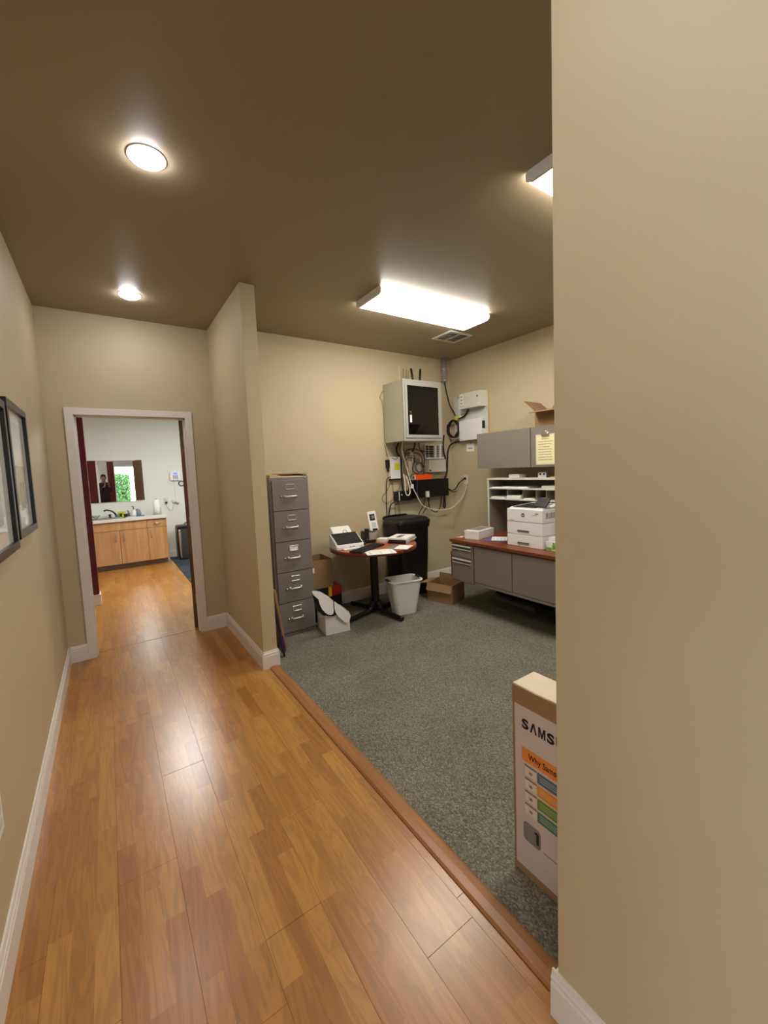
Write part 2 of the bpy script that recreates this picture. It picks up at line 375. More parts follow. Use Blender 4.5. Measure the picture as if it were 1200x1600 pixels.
def baseboard(name, a, b, n, m=None, ext=(0, 0)):
    """profile swept from a to b (xy), n = outward normal (xy)"""
    a = Vector((*a, 0)); b = Vector((*b, 0)); n = Vector((*n, 0)); t = (b - a).normalized()
    a -= t * ext[0]; b += t * ext[1]
    pr = [(0, 0), (0.014, 0), (0.014, 0.098), (0.0105, 0.104), (0.0125, 0.108), (0.0125, 0.116), (0.009, 0.121), (0.006, 0.134), (0, 0.134)]
    bm = BM(); prism(bm, [a + n * x + Vector((0, 0, z)) for x, z in pr], b - a)
    return struct(name, bm, m or M_['trim'])
T = 0.014
baseboard('baseboard_left', (XL, 0.0), (XL, YE), (1, 0))
baseboard('baseboard_end', (XL + T, YE), (DX0 - 0.06, YE), (0, -1))
baseboard('baseboard_end', (DX1 + 0.06, YE), (XP - T, YE), (0, -1))
baseboard('baseboard_partition', (XP, YP), (XP, YE), (-1, 0), ext=(T, 0))
baseboard('baseboard_partition', (XP, YP), (XQ, YP), (0, -1))
baseboard('baseboard_partition', (XQ, YP), (XQ, YB), (1, 0), ext=(T, 0))
baseboard('baseboard_back', (XQ + T, YB), (XR - T, YB), (0, -1))
baseboard('baseboard_right', (XR, -1.2), (XR, YB), (-1, 0))
baseboard('baseboard_near', (XW, -1.3), (XW, YW), (-1, 0), ext=(0, T))
baseboard('baseboard_near', (XW, YW), (XW + 0.106 + T, YW), (0, 1))
baseboard('baseboard_kitchen', (0.825, YK), (3.0, YK), (0, -1))
bm = BM(); box(bm, -0.349, -0.166, 5.886, 6.064, 0, 0.13, 0.003)
struct('baseboard_pier', bm, M_['trim'])

# ------------------------------------------------------------------ floors
fl = struct('floor', bx(-1.7, 0.93, -0.4, YK + 0.1, -0.06, -0.009), M_['oak'])
struct('floor', bx(LX - 0.1, 0.93, RY - 0.1, -0.4, -0.06, -0.001), M_['oak'])
struct('floor', bx(LX - 0.1, XL - 0.11, -0.4, 0.1, -0.008, -0.001), M_['oak'])
PW, PL = 0.195, 1.21
def plank_row(x0, x1, y0, y1, start):
    y = start
    while y < y1:
        a, b = max(y, y0), min(y + PL, y1)
        if b - a > 0.02:
            obj('plank', bx(x0 + 0.0002, x1 - 0.0002, a + 0.0004, b - 0.0004, -0.009, 0.0 + rnd.uniform(-0.0003, 0.0003), 0.0005, 1), M_['oak'], fl)
        y += PL
known = {0.112: 2.25, 0.697: 0.888, 0.307: 2.44, 0.502: 1.63}
x = 0.112 - 0.195 * 3
while x < 0.93:
    j = next((v for k, v in known.items() if abs(k - x) < 0.01), rnd.uniform(0, PL))
    plank_row(max(x, XL + 0.004), min(x + PW, 0.925), -0.399, 4.262, j - PL * 6); x += PW
x = 0.112 - 0.195 * 8
while x < 0.86:
    plank_row(max(x, -1.596), min(x + PW, 0.868), 4.268, 8.02, 4.268 - rnd.uniform(0, PL)); x += PW
struct('floor', bx(0.93, XR + 0.1, -1.3, YB + 0.1, -0.06, 0.003), M_['carpet'])
struct('floor', bx(0.93, XR + 0.1, RY - 0.1, -1.3, -0.06, 0.0), M_['oak'])
kf = struct('floor', bx(0.93, 3.1, YB + 0.1, YK + 0.1, -0.06, -0.006), M_['slate'])
struct('floor', bx(0.872, 0.93, YEB, YK + 0.1, -0.009, -0.006), M_['slate'])
y = YK - 0.5
r = 0
while y > 5.4:
    for i in range(4):
        x0 = 0.874 + i * 0.5
        obj('carpet_tile', bx(x0 + 0.001, x0 + 0.499, y + 0.001, y + 0.499, -0.006, 0.001, 0.001, 1), M_['slate'] if (i + r) % 2 else M_['slate2'], kf)
    y -= 0.5; r += 1
# T-moulding between laminate and carpet
bm = BM()
prism(bm, [(0.926, YW + T, 0), (0.926, YW + T, 0.004), (0.934, YW + T, 0.011), (0.962, YW + T, 0.0135), (0.992, YW + T, 0.010), (1.002, YW + T, 0.003), (1.002, YW + T, 0)], (0, YP - T - YW - T, 0))
struct('trim_1', bm, M_['tmold'])

# ------------------------------------------------------------------ doorway to the kitchen
d1 = struct_empty('door_1', (0.23, 4.2, 0))
cw, ct = 0.058, 0.016
bm = BM(); box(bm, DX0 - cw - 0.002, DX0 - 0.002, YE - ct, YE, 0, DH + cw, 0.003); obj('casing', bm, M_['trim'], d1)
bm = BM(); box(bm, DX1 + 0.002, DX1 + cw + 0.002, YE - ct, YE, 0, DH + cw, 0.003); obj('casing', bm, M_['trim'], d1)
bm = BM(); box(bm, DX0 - 0.002, DX1 + 0.002, YE - ct, YE, DH + 0.002, DH + cw, 0.003); obj('casing', bm, M_['trim'], d1)
for a, b in ((DX0 - 0.02, DX0), (DX1, DX1 + 0.02)):
    bm = BM(); box(bm, a, b, YE - 0.002, YEB + 0.002, 0, DH + 0.02)
    s = 1 if a < 0 else -1
    e0 = b if s > 0 else a
    box(bm, min(e0, e0 + s * 0.011), max(e0, e0 + s * 0.011), YE + 0.035, YE + 0.07, 0, DH)     # stop
    obj('jamb', bm, M_['trim'], d1)
bm = BM(); box(bm, DX0, DX1, YE - 0.002, YEB + 0.002, DH, DH + 0.02); box(bm, DX0, DX1, YE + 0.035, YE + 0.07, DH - 0.011, DH); obj('jamb', bm, M_['trim'], d1)
# leaf swung open past square into the kitchen
A = math.radians(101)
mx = Matrix.Translation((DX1 - 0.034, YEB + 0.010, 0)) @ Matrix.Rotation(math.radians(79), 4, 'Z')
leaf = obj('door_leaf', bx(0, 0.815, -0.044, 0, 0.012, DH - 0.006, 0.002, mtx=mx), M_['doorwood'], d1)
lv = tb([(0.75, 0.0, 0.98), (0.75, 0.05, 0.98), (0.66, 0.055, 0.98)], 0.009); lv.transform(mx); obj('door_handle', lv, M_['chrome'], leaf)
for z in (0.25, 1.02, 1.8):
    hb = tb([(-0.002, -0.03, z), (-0.002, -0.03, z + 0.09)], 0.006, smooth=False); hb.transform(mx); obj('hinge', hb, M_['zinc'], leaf)
obj('threshold', bx(DX0, DX1, 4.262, 4.268, -0.009, -0.003), M_['ventd'], d1)

# glazed lobby front
w0 = struct_empty('window_2', (LX, -2.7, 0.35))
bm = BM()
for a, b, c, d in ((-5.0, -4.94, 0.35, 2.45), (-0.42, -0.36, 0.35, 2.45), (-4.94, -0.42, 0.35, 0.41), (-4.94, -0.42, 2.39, 2.45), (-3.45, -3.40, 0.41, 2.39), (-1.95, -1.90, 0.41, 2.39)): box(bm, LX - 0.08, LX - 0.02, a, b, c, d, 0.003)
obj('window_frame', bm, M_['trim'], w0)
for a, b in ((-4.94, -3.45), (-3.40, -1.95), (-1.90, -0.42)): obj('pane', bx(LX - 0.055, LX - 0.05, a, b, 0.41, 2.39), M_['pane'], w0)
# window of the front room and the greenery outside it
w1 = struct_empty('window_1', ((WX0 + WX1) / 2, RY, WZ0))
bm = BM()
for a, b, c, d in ((WX0, WX0 + 0.05, WZ0, WZ1), (WX1 - 0.05, WX1, WZ0, WZ1), (WX0 + 0.05, WX1 - 0.05, WZ0, WZ0 + 0.05), (WX0 + 0.05, WX1 - 0.05, WZ1 - 0.05, WZ1)):
    box(bm, a, b, RY - 0.08, RY - 0.02, c, d, 0.003)
obj('window_frame', bm, M_['trim'], w1)
obj('pane', bx(WX0 + 0.05, WX1 - 0.05, RY - 0.055, RY - 0.05, WZ0 + 0.05, WZ1 - 0.05), M_['pane'], w1)
bm = BM(); box(bm, WX0 - 0.04, WX1 + 0.04, RY - 0.02, RY + 0.05, WZ0 - 0.03, WZ0, 0.004); obj('window_sill', bm, M_['trim'], w1)
bm = BM()
for i in range(1300):
    c = Vector((rnd.uniform(0.25, 1.0), rnd.uniform(-9.2, -8.5), rnd.uniform(0.3, 2.0)))
    d = Vector((rnd.uniform(-1, 1), rnd.uniform(-1, 1), rnd.uniform(-1, 1))).normalized(); e = d.orthogonal().normalized()
    s = rnd.uniform(0.07, 0.14)
    bm.faces.new([bm.verts.new(c - d * s), bm.verts.new(c + e * s * 0.4), bm.verts.new(c + d * s), bm.verts.new(c - e * s * 0.4)])
bush = thing('leafy_shrub', 'leafy green shrub outside the far window, seen only in the kitchen mirror', 'shrub', (0.9, -8.8, 0))
lf = obj('foliage', bm, M_['leafm'], bush)
obj('stem', tb([(0.9, -8.8, 0), (0.95, -8.8, 0.9), (0.88, -8.8, 1.8)], 0.04), M_['board'], bush)
struct('ground', bx(-9, LX - 0.1, RY - 0.1, 2, -0.2, -0.05), mat('pale_paving_slab', (190, 190, 185), 0.9, noise=0.05))
struct('ground', bx(-9, 8, -14, RY - 0.1, -0.2, -0.05), mat('pale_paving', (190, 190, 185), 0.9, noise=0.05))

# ------------------------------------------------------------------ ceiling fittings
def fluorescent(x0, x1, y0, y1, z, label, m, group):
    t = thing('ceiling_light', label, 'light', ((x0 + x1) / 2, (y0 + y1) / 2, z), 0, group)
    d = 0.055; yc = (y0 + y1) / 2; hw = (y1 - y0) / 2
    prof = [(-hw + 0.012, 0), (-hw, -0.012), (-hw + 0.003, -d + 0.014), (-hw + 0.03, -d), (hw - 0.03, -d), (hw - 0.003, -d + 0.014), (hw, -0.012), (hw - 0.012, 0)]
    bm = BM(); prism(bm, [(x0 + 0.014, yc + a, z + b) for a, b in prof], (x1 - x0 - 0.028, 0, 0)); obj('diffuser', bm, m, t)
    for a in (x0, x1 - 0.014):
        bm = BM(); prism(bm, [(a, yc + p * 1.01, z + q * 1.02 if q < 0 else z) for p, q in prof], (0.014, 0, 0)); lbl(obj('end_cap', bm, M_['white'], t), 'opaque white end cap')
    return t
fluorescent(1.80, 3.01, 2.58, 2.93, H, 'lit wraparound fluorescent light beside the ceiling air vent', M_['fluor'], 'office fluorescent lights')
fluorescent(1.75, 2.96, 0.92, 1.27, H, 'lit fluorescent light partly cut off by the near wall', M_['fluor'], 'office fluorescent lights')
fluorescent(0.50, 0.86, 5.6, 6.8, KZ, 'lit fluorescent light on the kitchen ceiling beyond the doorway', M_['kfluor'], 'kitchen fluorescent lights')
fluorescent(1.75, 2.11, 5.6, 6.8, KZ, 'added unseen fluorescent light on the kitchen ceiling above the slate carpet', M_['kfluor'], 'kitchen fluorescent lights')  # extra unseen fixture, added to brighten the kitchen walls
def recessed(x, y, label):
    t = thing('recessed_light', label, 'light', (x, y, H), 0, 'recessed hall lights')
    obj('trim_ring', lt([(0.071, 0), (0.0715, -0.003), (0.075, -0.003), (0.077, 0)], (x, y, H), 40), M_['white'], t)
    obj('lens', lt([(0.0, -0.024), (0.03, -0.0225), (0.055, -0.016), (0.068, -0.006), (0.0712, -0.0005), (0.0712, 0)], (x, y, H), 40), M_['recess'], t)
recessed(0.25, 2.06, 'lit round recessed light nearer the viewer in the hall ceiling')
recessed(0.25, 3.62, 'lit round recessed light just before the kitchen doorway')
recessed(0.25, 0.50, 'lit round recessed light above the near wall, out of the frame')
recessed(0.25, -1.05, 'lit round recessed light behind the viewer, out of the frame')
t = thing('ceiling_vent', 'small white louvred air vent in the ceiling behind the fluorescent light', 'vent', (3.16, 3.22, H))
bm = BM()
for a, b, c, d in ((3.0, 3.03, 3.08, 3.37), (3.29, 3.32, 3.08, 3.37), (3.03, 3.29, 3.08, 3.11), (3.03, 3.29, 3.34, 3.37)): box(bm, a, b, c, d, H - 0.008, H, 0.002)
obj('frame', bm, M_['offwhite'], t)
obj('backing', bx(3.03, 3.29, 3.11, 3.34, H - 0.002, H), M_['ventd'], t)
for i in range(7):
    yy = 3.122 + i * 0.033
    obj('slat', bx(-0.13, 0.13, -0.011, 0.011, -0.001, 0.001, mtx=Matrix.Translation((3.16, yy, H - 0.007)) @ Matrix.Rotation(0.5, 4, 'X')), M_['offwhite'], t)
obj('divider', bx(3.153, 3.167, 3.11, 3.34, H - 0.012, H - 0.002), M_['offwhite'], t)

# ------------------------------------------------------------------ filing cabinet and what stands round it
t = thing('filing_cabinet', 'tall grey steel filing cabinet with five drawers against the back wall', 'cabinet', (1.352, 3.72, 0))
cx0, cx1, cy0, cy1, cz = 1.17, 1.535, 3.482, 3.965, 1.455
obj('body', bx(cx0, cx1, cy0 + 0.006, cy1, 0.0, cz, 0.004), M_['steelgrey'], t)
for i in range(5):
    zt = 1.432 - i * 0.2785; zb = zt - 0.272
    d = obj('drawer', bx(cx0 + 0.018, cx1 - 0.018, cy0 - 0.010, cy0 + 0.004, zb, zt, 0.004), M_['steelgrey'], d if False else t)
    bm = BM(); xm = 1.354; a, b = xm - 0.043, xm + 0.043; z0, z1 = zt - 0.088, zt - 0.036
    for q in ((a, b, z1 - 0.009, z1), (a, b, z0, z0 + 0.009), (a, a + 0.006, z0, z1), (b - 0.006, b, z0, z1)):
        box(bm, q[0], q[1], cy0 - 0.015, cy0 - 0.009, q[2], q[3], 0.0015, 1)
    obj('label_holder', bm, M_['nickel'], d)
    bm = BM(); box(bm, a + 0.007, b - 0.007, cy0 - 0.0125, cy0 - 0.009, z0 + 0.010, z1 - 0.010); lbl(obj('label_card', bm, M_['steelgrey'] if i in (0, 1, 3, 4) else M_['paper'], d), 'card slip in the label holder')
    zh = zt - 0.148
    bm = BM(); tube(bm, [(xm - 0.055, cy0 - 0.009, zh), (xm - 0.05, cy0 - 0.03, zh), (xm, cy0 - 0.035, zh + 0.001), (xm + 0.045, cy0 - 0.03, zh), (xm + 0.05, cy0 - 0.009, zh)], 0.0075)
    box(bm, xm - 0.062, xm - 0.048, cy0 - 0.014, cy0 - 0.009, zh - 0.012, zh + 0.012, 0.002, 1); box(bm, xm + 0.043, xm + 0.057, cy0 - 0.014, cy0 - 0.009, zh - 0.012, zh + 0.012, 0.002, 1)
    obj('handle', bm, M_['nickel'], d)
    bm = BM(); tube(bm, [(xm - 0.087, cy0 - 0.009, zh + 0.002), (xm - 0.087, cy0 - 0.024, zh + 0.002)], 0.008, smooth=False); obj('thumb_latch', bm, M_['chrome'], d)
obj('lock', tb([(cx1 - 0.03, cy0 + 0.006, cz - 0.012), (cx1 - 0.03, cy0 - 0.004, cz - 0.012)], 0.008, smooth=False), M_['chrome'], t)
def sheet(name, pts, h, m, label, cat, parent=None, group=None, bev=0):
    bm = BM(); prism(bm, pts, (0, 0, h))
    if parent: return obj(name, bm, m, parent)
    c = sum((Vector(p) for p in pts), Vector()) / len(pts)
    return single(name, bm, m, label, cat, c, group)
# flattened folders on the cabinet
bm = BM(); prism(bm, [(1.26, 3.50, cz), (1.535, 3.50, cz), (1.535, 3.515, cz + 0.012), (1.535, 3.80, cz + 0.02), (1.26, 3.80, cz + 0.018), (1.26, 3.51, cz + 0.010)], (0, 0, 0.006))
single('flattened_carton', bm, M_['manila'], 'flattened tan carton lying on the filing cabinet', 'carton', (1.4, 3.65, cz))
bm = BM(); prism(bm, [(1.18, 3.49, cz), (1.25, 3.49, cz), (1.25, 3.85, cz), (1.18, 3.85, cz)], (0, 0, 0.026))
single('folder_stack', bm, M_['manila'], 'small stack of tan folders at the partition side of the cabinet top', 'folder', (1.21, 3.67, cz))
bm = BM(); prism(bm, [(1.30, 3.495, cz + 0.0265), (1.45, 3.492, cz + 0.032), (1.54, 3.50, cz + 0.0265), (1.54, 3.78, cz + 0.03), (1.30, 3.78, cz + 0.03)], (0, 0, 0.004))
single('loose_flap', bm, M_['card'], 'curled cardboard sheet lying topmost on the filing cabinet', 'cardboard', (1.42, 3.63, cz + 0.027))
# things squeezed between partition and cabinet
bm = BM(); prism(bm, [(1.132, 3.24, 0.003), (1.152, 3.24, 0.003), (1.106, 3.29, 0.51), (1.088, 3.29, 0.51)], (0.0, 0.20, 0))
single('leaning_board', bm, M_['card'], 'thin brown board leaning between the partition end and the filing cabinet', 'board', (1.12, 3.3, 0.003))
t = thing('folded_umbrella', 'slim folded dark purple umbrella leaning between the partition end and the cabinet', 'umbrella', (1.085, 3.13, 0.003))
obj('canopy', tb([(1.083, 3.13, 0.035), (1.080, 3.135, 0.10), (1.070, 3.15, 0.20), (1.052, 3.17, 0.36)], [0.010] + [0.019] * 10 + [0.012] * 8, seg=10), M_['purple'], t)
obj('tip', tb([(1.085, 3.128, 0.004), (1.083, 3.13, 0.04)], 0.007, smooth=False), M_['black'], t)
obj('handle', tb([(1.052, 3.17, 0.35), (1.044, 3.18, 0.42), (1.037, 3.19, 0.445), (1.032, 3.19, 0.42)], 0.008), M_['black'], t)

def open_box(t, w, d, h, m, mi, flaps, th=0.004, world=False):
    """open carton in the local frame of t; flaps: dict side -> (angle outwards from vertical, length)"""
    for a in ((-w / 2, w / 2, -d / 2, -d / 2 + th), (-w / 2, w / 2, d / 2 - th, d / 2), (-w / 2, -w / 2 + th, -d / 2 + th, d / 2 - th), (w / 2 - th, w / 2, -d / 2 + th, d / 2 - th)):
        obj('side_wall', bx(*a, 0, h), m, t, world=False)
    obj('bottom_panel', bx(-w / 2 + th, w / 2 - th, -d / 2 + th, d / 2 - th, 0, th), mi, t, world=False)
    for side, (ang, ln) in flaps.items():
        sx, sy = {'+x': (1, 0), '-x': (-1, 0), '+y': (0, 1), '-y': (0, -1)}[side]
        L_ = d if sx else w
        bm = BM(); box(bm, -L_ / 2 + 0.003, L_ / 2 - 0.003, -th / 2, th / 2, 0, ln)
        rot = Matrix.Rotation(-math.radians(ang), 4, 'X')
        base = Matrix.Rotation({'+y': 0, '-y': PI, '+x': -PI / 2, '-x': PI / 2}[side], 4, 'Z')
        bm.transform(Matrix.Translation((sx * (w / 2 - th / 2), sy * (d / 2 - th / 2), h)) @ base @ rot)
        obj('flap', bm, m, t, world=False)
# dark crate under the kraft carton
t = thing('black_crate', 'black box on the floor under the kraft carton beside the filing cabinet', 'crate', (1.645, 3.80, 0.003))
bm = BM(); box(bm, 1.55, 1.745, 3.64, 3.95, 0.003, 0.300, 0.006); obj('body', bm, M_['black'], t)
bm = BM(); box(bm, 1.545, 1.75, 3.635, 3.955, 0.300, 0.333, 0.004); obj('lid', bm, M_['dark'], t)
t = thing('kraft_carton', 'open kraft carton with white sticker on the black crate by the filing cabinet', 'carton', (1.685, 3.79, 0.334), math.radians(-4))
open_box(t, 0.27, 0.30, 0.285, M_['card'], M_['cardin'], {})
obj('sticker', bx(-0.115, -0.055, -0.1515, -0.150, 0.165, 0.215), M_['paper'], t, world=False)
t = thing('red_carton', 'black and red carton with a yellow band under the table edge', 'carton', (1.838, 3.745, 0.003), math.radians(-3))
obj('body', bx(-0.07, 0.07, -0.11, 0.11, 0, 0.235, 0.004), M_['black'], t, world=False)
obj('lid', bx(-0.072, 0.072, -0.112, 0.112, 0.235, 0.325, 0.008), M_['redbox'], t, world=False)
obj('band', bx(-0.0745, -0.040, -0.1145, 0.1145, 0.228, 0.328, 0.004), M_['yellow'], t, world=False)
t = thing('white_box', 'small white open box on the carpet in front of the filing cabinet corner', 'box', (1.675, 3.395, 0.003), math.radians(-8))
open_box(t, 0.235, 0.25, 0.175, M_['whitecard'], M_['dark'], {'-x': (-172, 0.12)}, 0.005)
# die-cut insert: two rounded white flaps lined black, leaning out of the box
t = thing('packing_insert', 'white die-cut cardboard insert with two rounded flaps standing in the white box', 'packaging', (1.65, 3.36, 0.18))
def flapshape(pts, y, th, slant):
    bm = BM(); P = [(p[0], y + slant * (p[1] - 0.05), p[1]) for p in pts]
    prism(bm, P, (0.0, th, 0.0)); return bm
c1 = [(1.418, 0.448), (1.455, 0.444), (1.496, 0.427), (1.566, 0.373), (1.614, 0.321), (1.611, 0.225), (1.605, 0.205), (1.586, 0.197), (1.562, 0.203), (1.535, 0.222), (1.501, 0.265), (1.481, 0.317), (1.474, 0.362), (1.43, 0.41)]
c2 = [(1.624, 0.314), (1.696, 0.247), (1.778, 0.157), (1.777, 0.129), (1.742, 0.09), (1.730, 0.088), (1.711, 0.103), (1.653, 0.167), (1.628, 0.21), (1.622, 0.24)]
obj('flap', flapshape(c1, 3.235, 0.004, 0.08), M_['whitecard'], t)
obj('flap', flapshape(c2, 3.235, 0.004, 0.08), M_['whitecard'], t)
bm = BM(); P = [(1.425, 0.415), (1.55, 0.375), (1.612, 0.31), (1.64, 0.28), (1.67, 0.23), (1.64, 0.185), (1.60, 0.18), (1.51, 0.205), (1.45, 0.27)]
prism(bm, [(a, 3.246 + 0.08 * (b - 0.05), b) for a, b in P], (0, 0.008, 0)); lbl(obj('backing', bm, M_['black'], t), 'black lining behind the white flaps')

# ------------------------------------------------------------------ round table and the things on it
TX, TY, TZ, TR = 2.212, 3.48, 0.728, 0.442
t = thing('round_table', 'round cherry-topped table on a black column with four splayed feet', 'table', (TX, TY, 0))
top = obj('tabletop', lt([(0, TZ - 0.038), (TR - 0.004, TZ - 0.038), (TR, TZ - 0.034), (TR, TZ - 0.004), (TR - 0.004, TZ), (0, TZ)], (TX, TY, 0), 72, smooth=False), M_['cherry'], t)
obj('edge_band', lt([(TR - 0.001, TZ - 0.037), (TR + 0.0015, TZ - 0.036), (TR + 0.0015, TZ - 0.003), (TR - 0.001, TZ - 0.0015)], (TX, TY, 0), 72), M_['cherry_e'], top)
obj('column', lt([(0, 0.045), (0.042, 0.045), (0.042, TZ - 0.042), (0.12, TZ - 0.042), (0.12, TZ - 0.0385), (0, TZ - 0.0385)], (TX, TY, 0), 28, smooth=False), M_['blackm'], t)
for k, a in enumerate((101, 190, 280, 10)):
    a = math.radians(a); c, s = math.cos(a), math.sin(a)
    bm = tb([(TX + c * 0.035, TY + s * 0.035, 0.13), (TX + c * 0.06, TY + s * 0.06, 0.075), (TX + c * 0.11, TY + s * 0.11, 0.05), (TX + c * 0.22, TY + s * 0.22, 0.040), (TX + c * 0.38, TY + s * 0.38, 0.030)], [0.030] * 6 + [0.027] * 8 + [0.022] * 12, seg=12)
    f = obj('leg', bm, M_['blackm'], t)
    obj('glide', lt([(0, 0.003), (0.014, 0.003), (0.014, 0.012), (0, 0.012)], (TX + c * 0.36, TY + s * 0.36, 0), 12), M_['rubber'], f)

t = thing('document_scanner', 'white and black sheet-feed document scanner on the round table', 'scanner', (1.925, 3.52, TZ), math.radians(-6))
bm = BM(); prism(bm, [(-0.145, -0.10, 0), (-0.145, 0.095, 0), (-0.145, 0.10, 0.125), (-0.145, 0.075, 0.138), (-0.145, -0.085, 0.058), (-0.145, -0.10, 0.036)], (0.29, 0, 0))
bmesh.ops.bevel(bm, geom=bm.edges[:], offset=0.006, segments=2, affect='EDGES'); obj('body', bm, M_['white'], t, world=False)
bm = BM(); prism(bm, [(-0.135, -0.094, 0.056), (-0.135, 0.072, 0.142), (-0.135, 0.080, 0.130), (-0.135, -0.084, 0.046)], (0.27, 0, 0))
bmesh.ops.bevel(bm, geom=bm.edges[:], offset=0.004, segments=2, affect='EDGES'); obj('front_cover', bm, M_['dark'], t, world=False)
bm = BM(); prism(bm, [(-0.10, 0.074, 0.130), (-0.10, 0.172, 0.195), (-0.10, 0.176, 0.190), (-0.10, 0.080, 0.124)], (0.20, 0, 0)); obj('paper_tray', bm, M_['white'], t, world=False)
bm = BM(); prism(bm, [(-0.085, 0.076, 0.1335), (-0.085, 0.162, 0.1905), (-0.085, 0.163, 0.1890), (-0.085, 0.077, 0.1320)], (0.17, 0, 0)); lbl(obj('paper_sheet', bm, M_['paper'], t, world=False), 'white sheets waiting in the feeder')
bm = BM(); box(bm, -0.08, 0.10, -0.135, -0.085, 0.001, 0.010, 0.003); obj('output_tray', bm, M_['white'], t, world=False)
bm = BM(); box(bm, -0.012, 0.012, -0.103, -0.098, 0.020, 0.028, 0.002, 1); box(bm, 0.022, 0.046, -0.103, -0.098, 0.020, 0.028, 0.002, 1); obj('button', bm, M_['greyp'], t, world=False)
bm = BM(); tube(bm, [(0.0, 0.072, 0.138), (0.005, 0.085, 0.158), (0.022, 0.09, 0.164), (0.04, 0.085, 0.158), (0.045, 0.072, 0.138)], 0.0022); obj('paper_guide', bm, M_['dark'], t, world=False)
t = thing('computer_keyboard', 'black computer keyboard lying in front of the scanner', 'keyboard', (2.04, 3.31, TZ), math.radians(25))
obj('body', bx(-0.215, 0.215, -0.065, 0.065, 0.0, 0.016, 0.005), M_['black'], t, world=False)
bm = BM()
for r in range(5):
    for c in range(18): box(bm, -0.203 + c * 0.0226, -0.203 + c * 0.0226 + 0.018, -0.054 + r * 0.0222, -0.054 + r * 0.0222 + 0.017, 0.016, 0.0205)
k = obj('keys', bm, M_['dark'], t, world=False); k['kind'] = 'stuff'
bm = BM(); loft(bm, [rrect(0, 0, 0.052, 0.082, 0.024, 0.0), rrect(0, 0, 0.058, 0.09, 0.026, 0.012), rrect(0, -0.003, 0.044, 0.07, 0.02, 0.030), rrect(0, -0.004, 0.022, 0.04, 0.01, 0.036)], smooth=True)
bm.transform(Matrix.Translation((2.135, 3.545, TZ)) @ Matrix.Rotation(-0.5, 4, 'Z')); single('computer_mouse', bm, M_['black'], 'small black rounded mouse just behind the keyboard', 'mouse', (2.135, 3.545, TZ))
bm = lt([(0, 0), (0.011, 0), (0.013, 0.008), (0.009, 0.016), (0, 0.018)], (2.06, 3.43, TZ), 16); single('bottle_cap', bm, M_['white'], 'tiny white bottle cap between the scanner and the keyboard', 'bottle_cap', (2.06, 3.43, TZ))  # stands for a small white bottle cap
# time stamp machine
t = thing('stamp_machine', 'black and silver time stamp machine standing behind the keyboard', 'stamp machine', (2.235, 3.60, TZ), math.radians(-8))
obj('body', bx(-0.06, 0.06, -0.06, 0.07, 0, 0.12, 0.008), M_['black'], t, world=False)
obj('front_cover', bx(-0.02, 0.056, -0.066, -0.058, 0.035, 0.112, 0.003), M_['zinc'], t, world=False)
obj('feed_slot', bx(-0.05, 0.05, -0.0665, -0.06, 0.018, 0.03, 0.002), M_['dark'], t, world=False)
obj('top_knob', bx(-0.045, -0.012, -0.045, 0.0, 0.119, 0.150, 0.006), M_['black'], t, world=False)
obj('power_button', bx(-0.046, -0.034, -0.064, -0.059, 0.04, 0.052, 0.001), M_['t_grey'], t, world=False)
# clear brochure stand with a tall white card
t = thing('brochure_stand', 'clear acrylic brochure stand behind the stamp machine', 'stand', (2.49, 3.66, TZ), math.radians(-14))
obj('back_panel', bx(-0.09, 0.09, 0.03, 0.0335, 0.010, 0.215, mtx=Matrix.Rotation(-0.16, 4, 'X')), M_['acrylic'], t, world=False)
obj('front_pocket', bx(-0.09, 0.09, -0.03, -0.0265, 0.012, 0.10, mtx=Matrix.Rotation(-0.16, 4, 'X')), M_['acrylic'], t, world=False)
obj('base', bx(-0.09, 0.09, -0.05, 0.03, 0.0, 0.004), M_['acrylic'], t, world=False)
t = thing('printed_card', 'tall white card with a dark photograph leaning on the stamp machine', 'card', (2.30, 3.575, TZ + 0.123), math.radians(-16))
cmx = Matrix.Rotation(-0.20, 4, 'X') @ Matrix.Rotation(-0.10, 4, 'Y')
obj('card_sheet', bx(-0.045, 0.045, 0, 0.003, 0, 0.205, mtx=cmx), M_['paper'], t, world=False)
obj('photograph', bx(-0.028, 0.030, -0.0008, 0.0005, 0.105, 0.175, mtx=cmx), M_['ink'], t, world=False)
obj('photograph', bx(-0.008, 0.022, -0.0012, 0.0, 0.125, 0.160, mtx=cmx), M_['greyp'], t, world=False)
for i in range(4): obj('print_line', bx(-0.02, 0.03 - 0.006 * (i % 2), -0.0008, 0.0005, 0.035 + i * 0.014, 0.040 + i * 0.014, mtx=cmx), M_['greyp'], t, world=False)
obj('card_foot', bx(-0.02, 0.03, -0.012, 0.012, -0.002, 0.02, 0.003), M_['black'], t, world=False)
def paper(name, cxy, w, d, rz, z, label, cat='paper', m=None, h=0.0012, lines=0, group=None):
    t = thing(name, label, cat, (cxy[0], cxy[1], z), math.radians(rz), group)
    bm = BM(); box(bm, -w / 2, w / 2, -d / 2, d / 2, 0, h); obj('sheet', bm, m or M_['paper'], t, world=False)
    if lines:
        bm = BM()
        for i in range(lines):
            yy = d * (0.36 - 0.72 * i / max(lines - 1, 1)); a = -w * 0.36; b = w * rnd.uniform(0.1, 0.38)
            box(bm, a, b, yy - 0.0022, yy + 0.0022, h, h + 0.0003)
        obj('print', bm, M_['greyp'], t, world=False)
    return t
paper('paper_sheet', (2.045, 3.10), 0.215, 0.275, 68, TZ, 'white sheet at the front edge of the round table', lines=3)
paper('paper_sheet', (2.285, 3.185), 0.21, 0.13, 40, TZ, 'grey printed slip under the booklets on the round table', m=M_['t_grey'], lines=4)
paper('paper_sheet', (2.33, 3.12), 0.20, 0.14, 35, TZ + 0.0014, 'white sheet lying partly on the grey slip', lines=0)
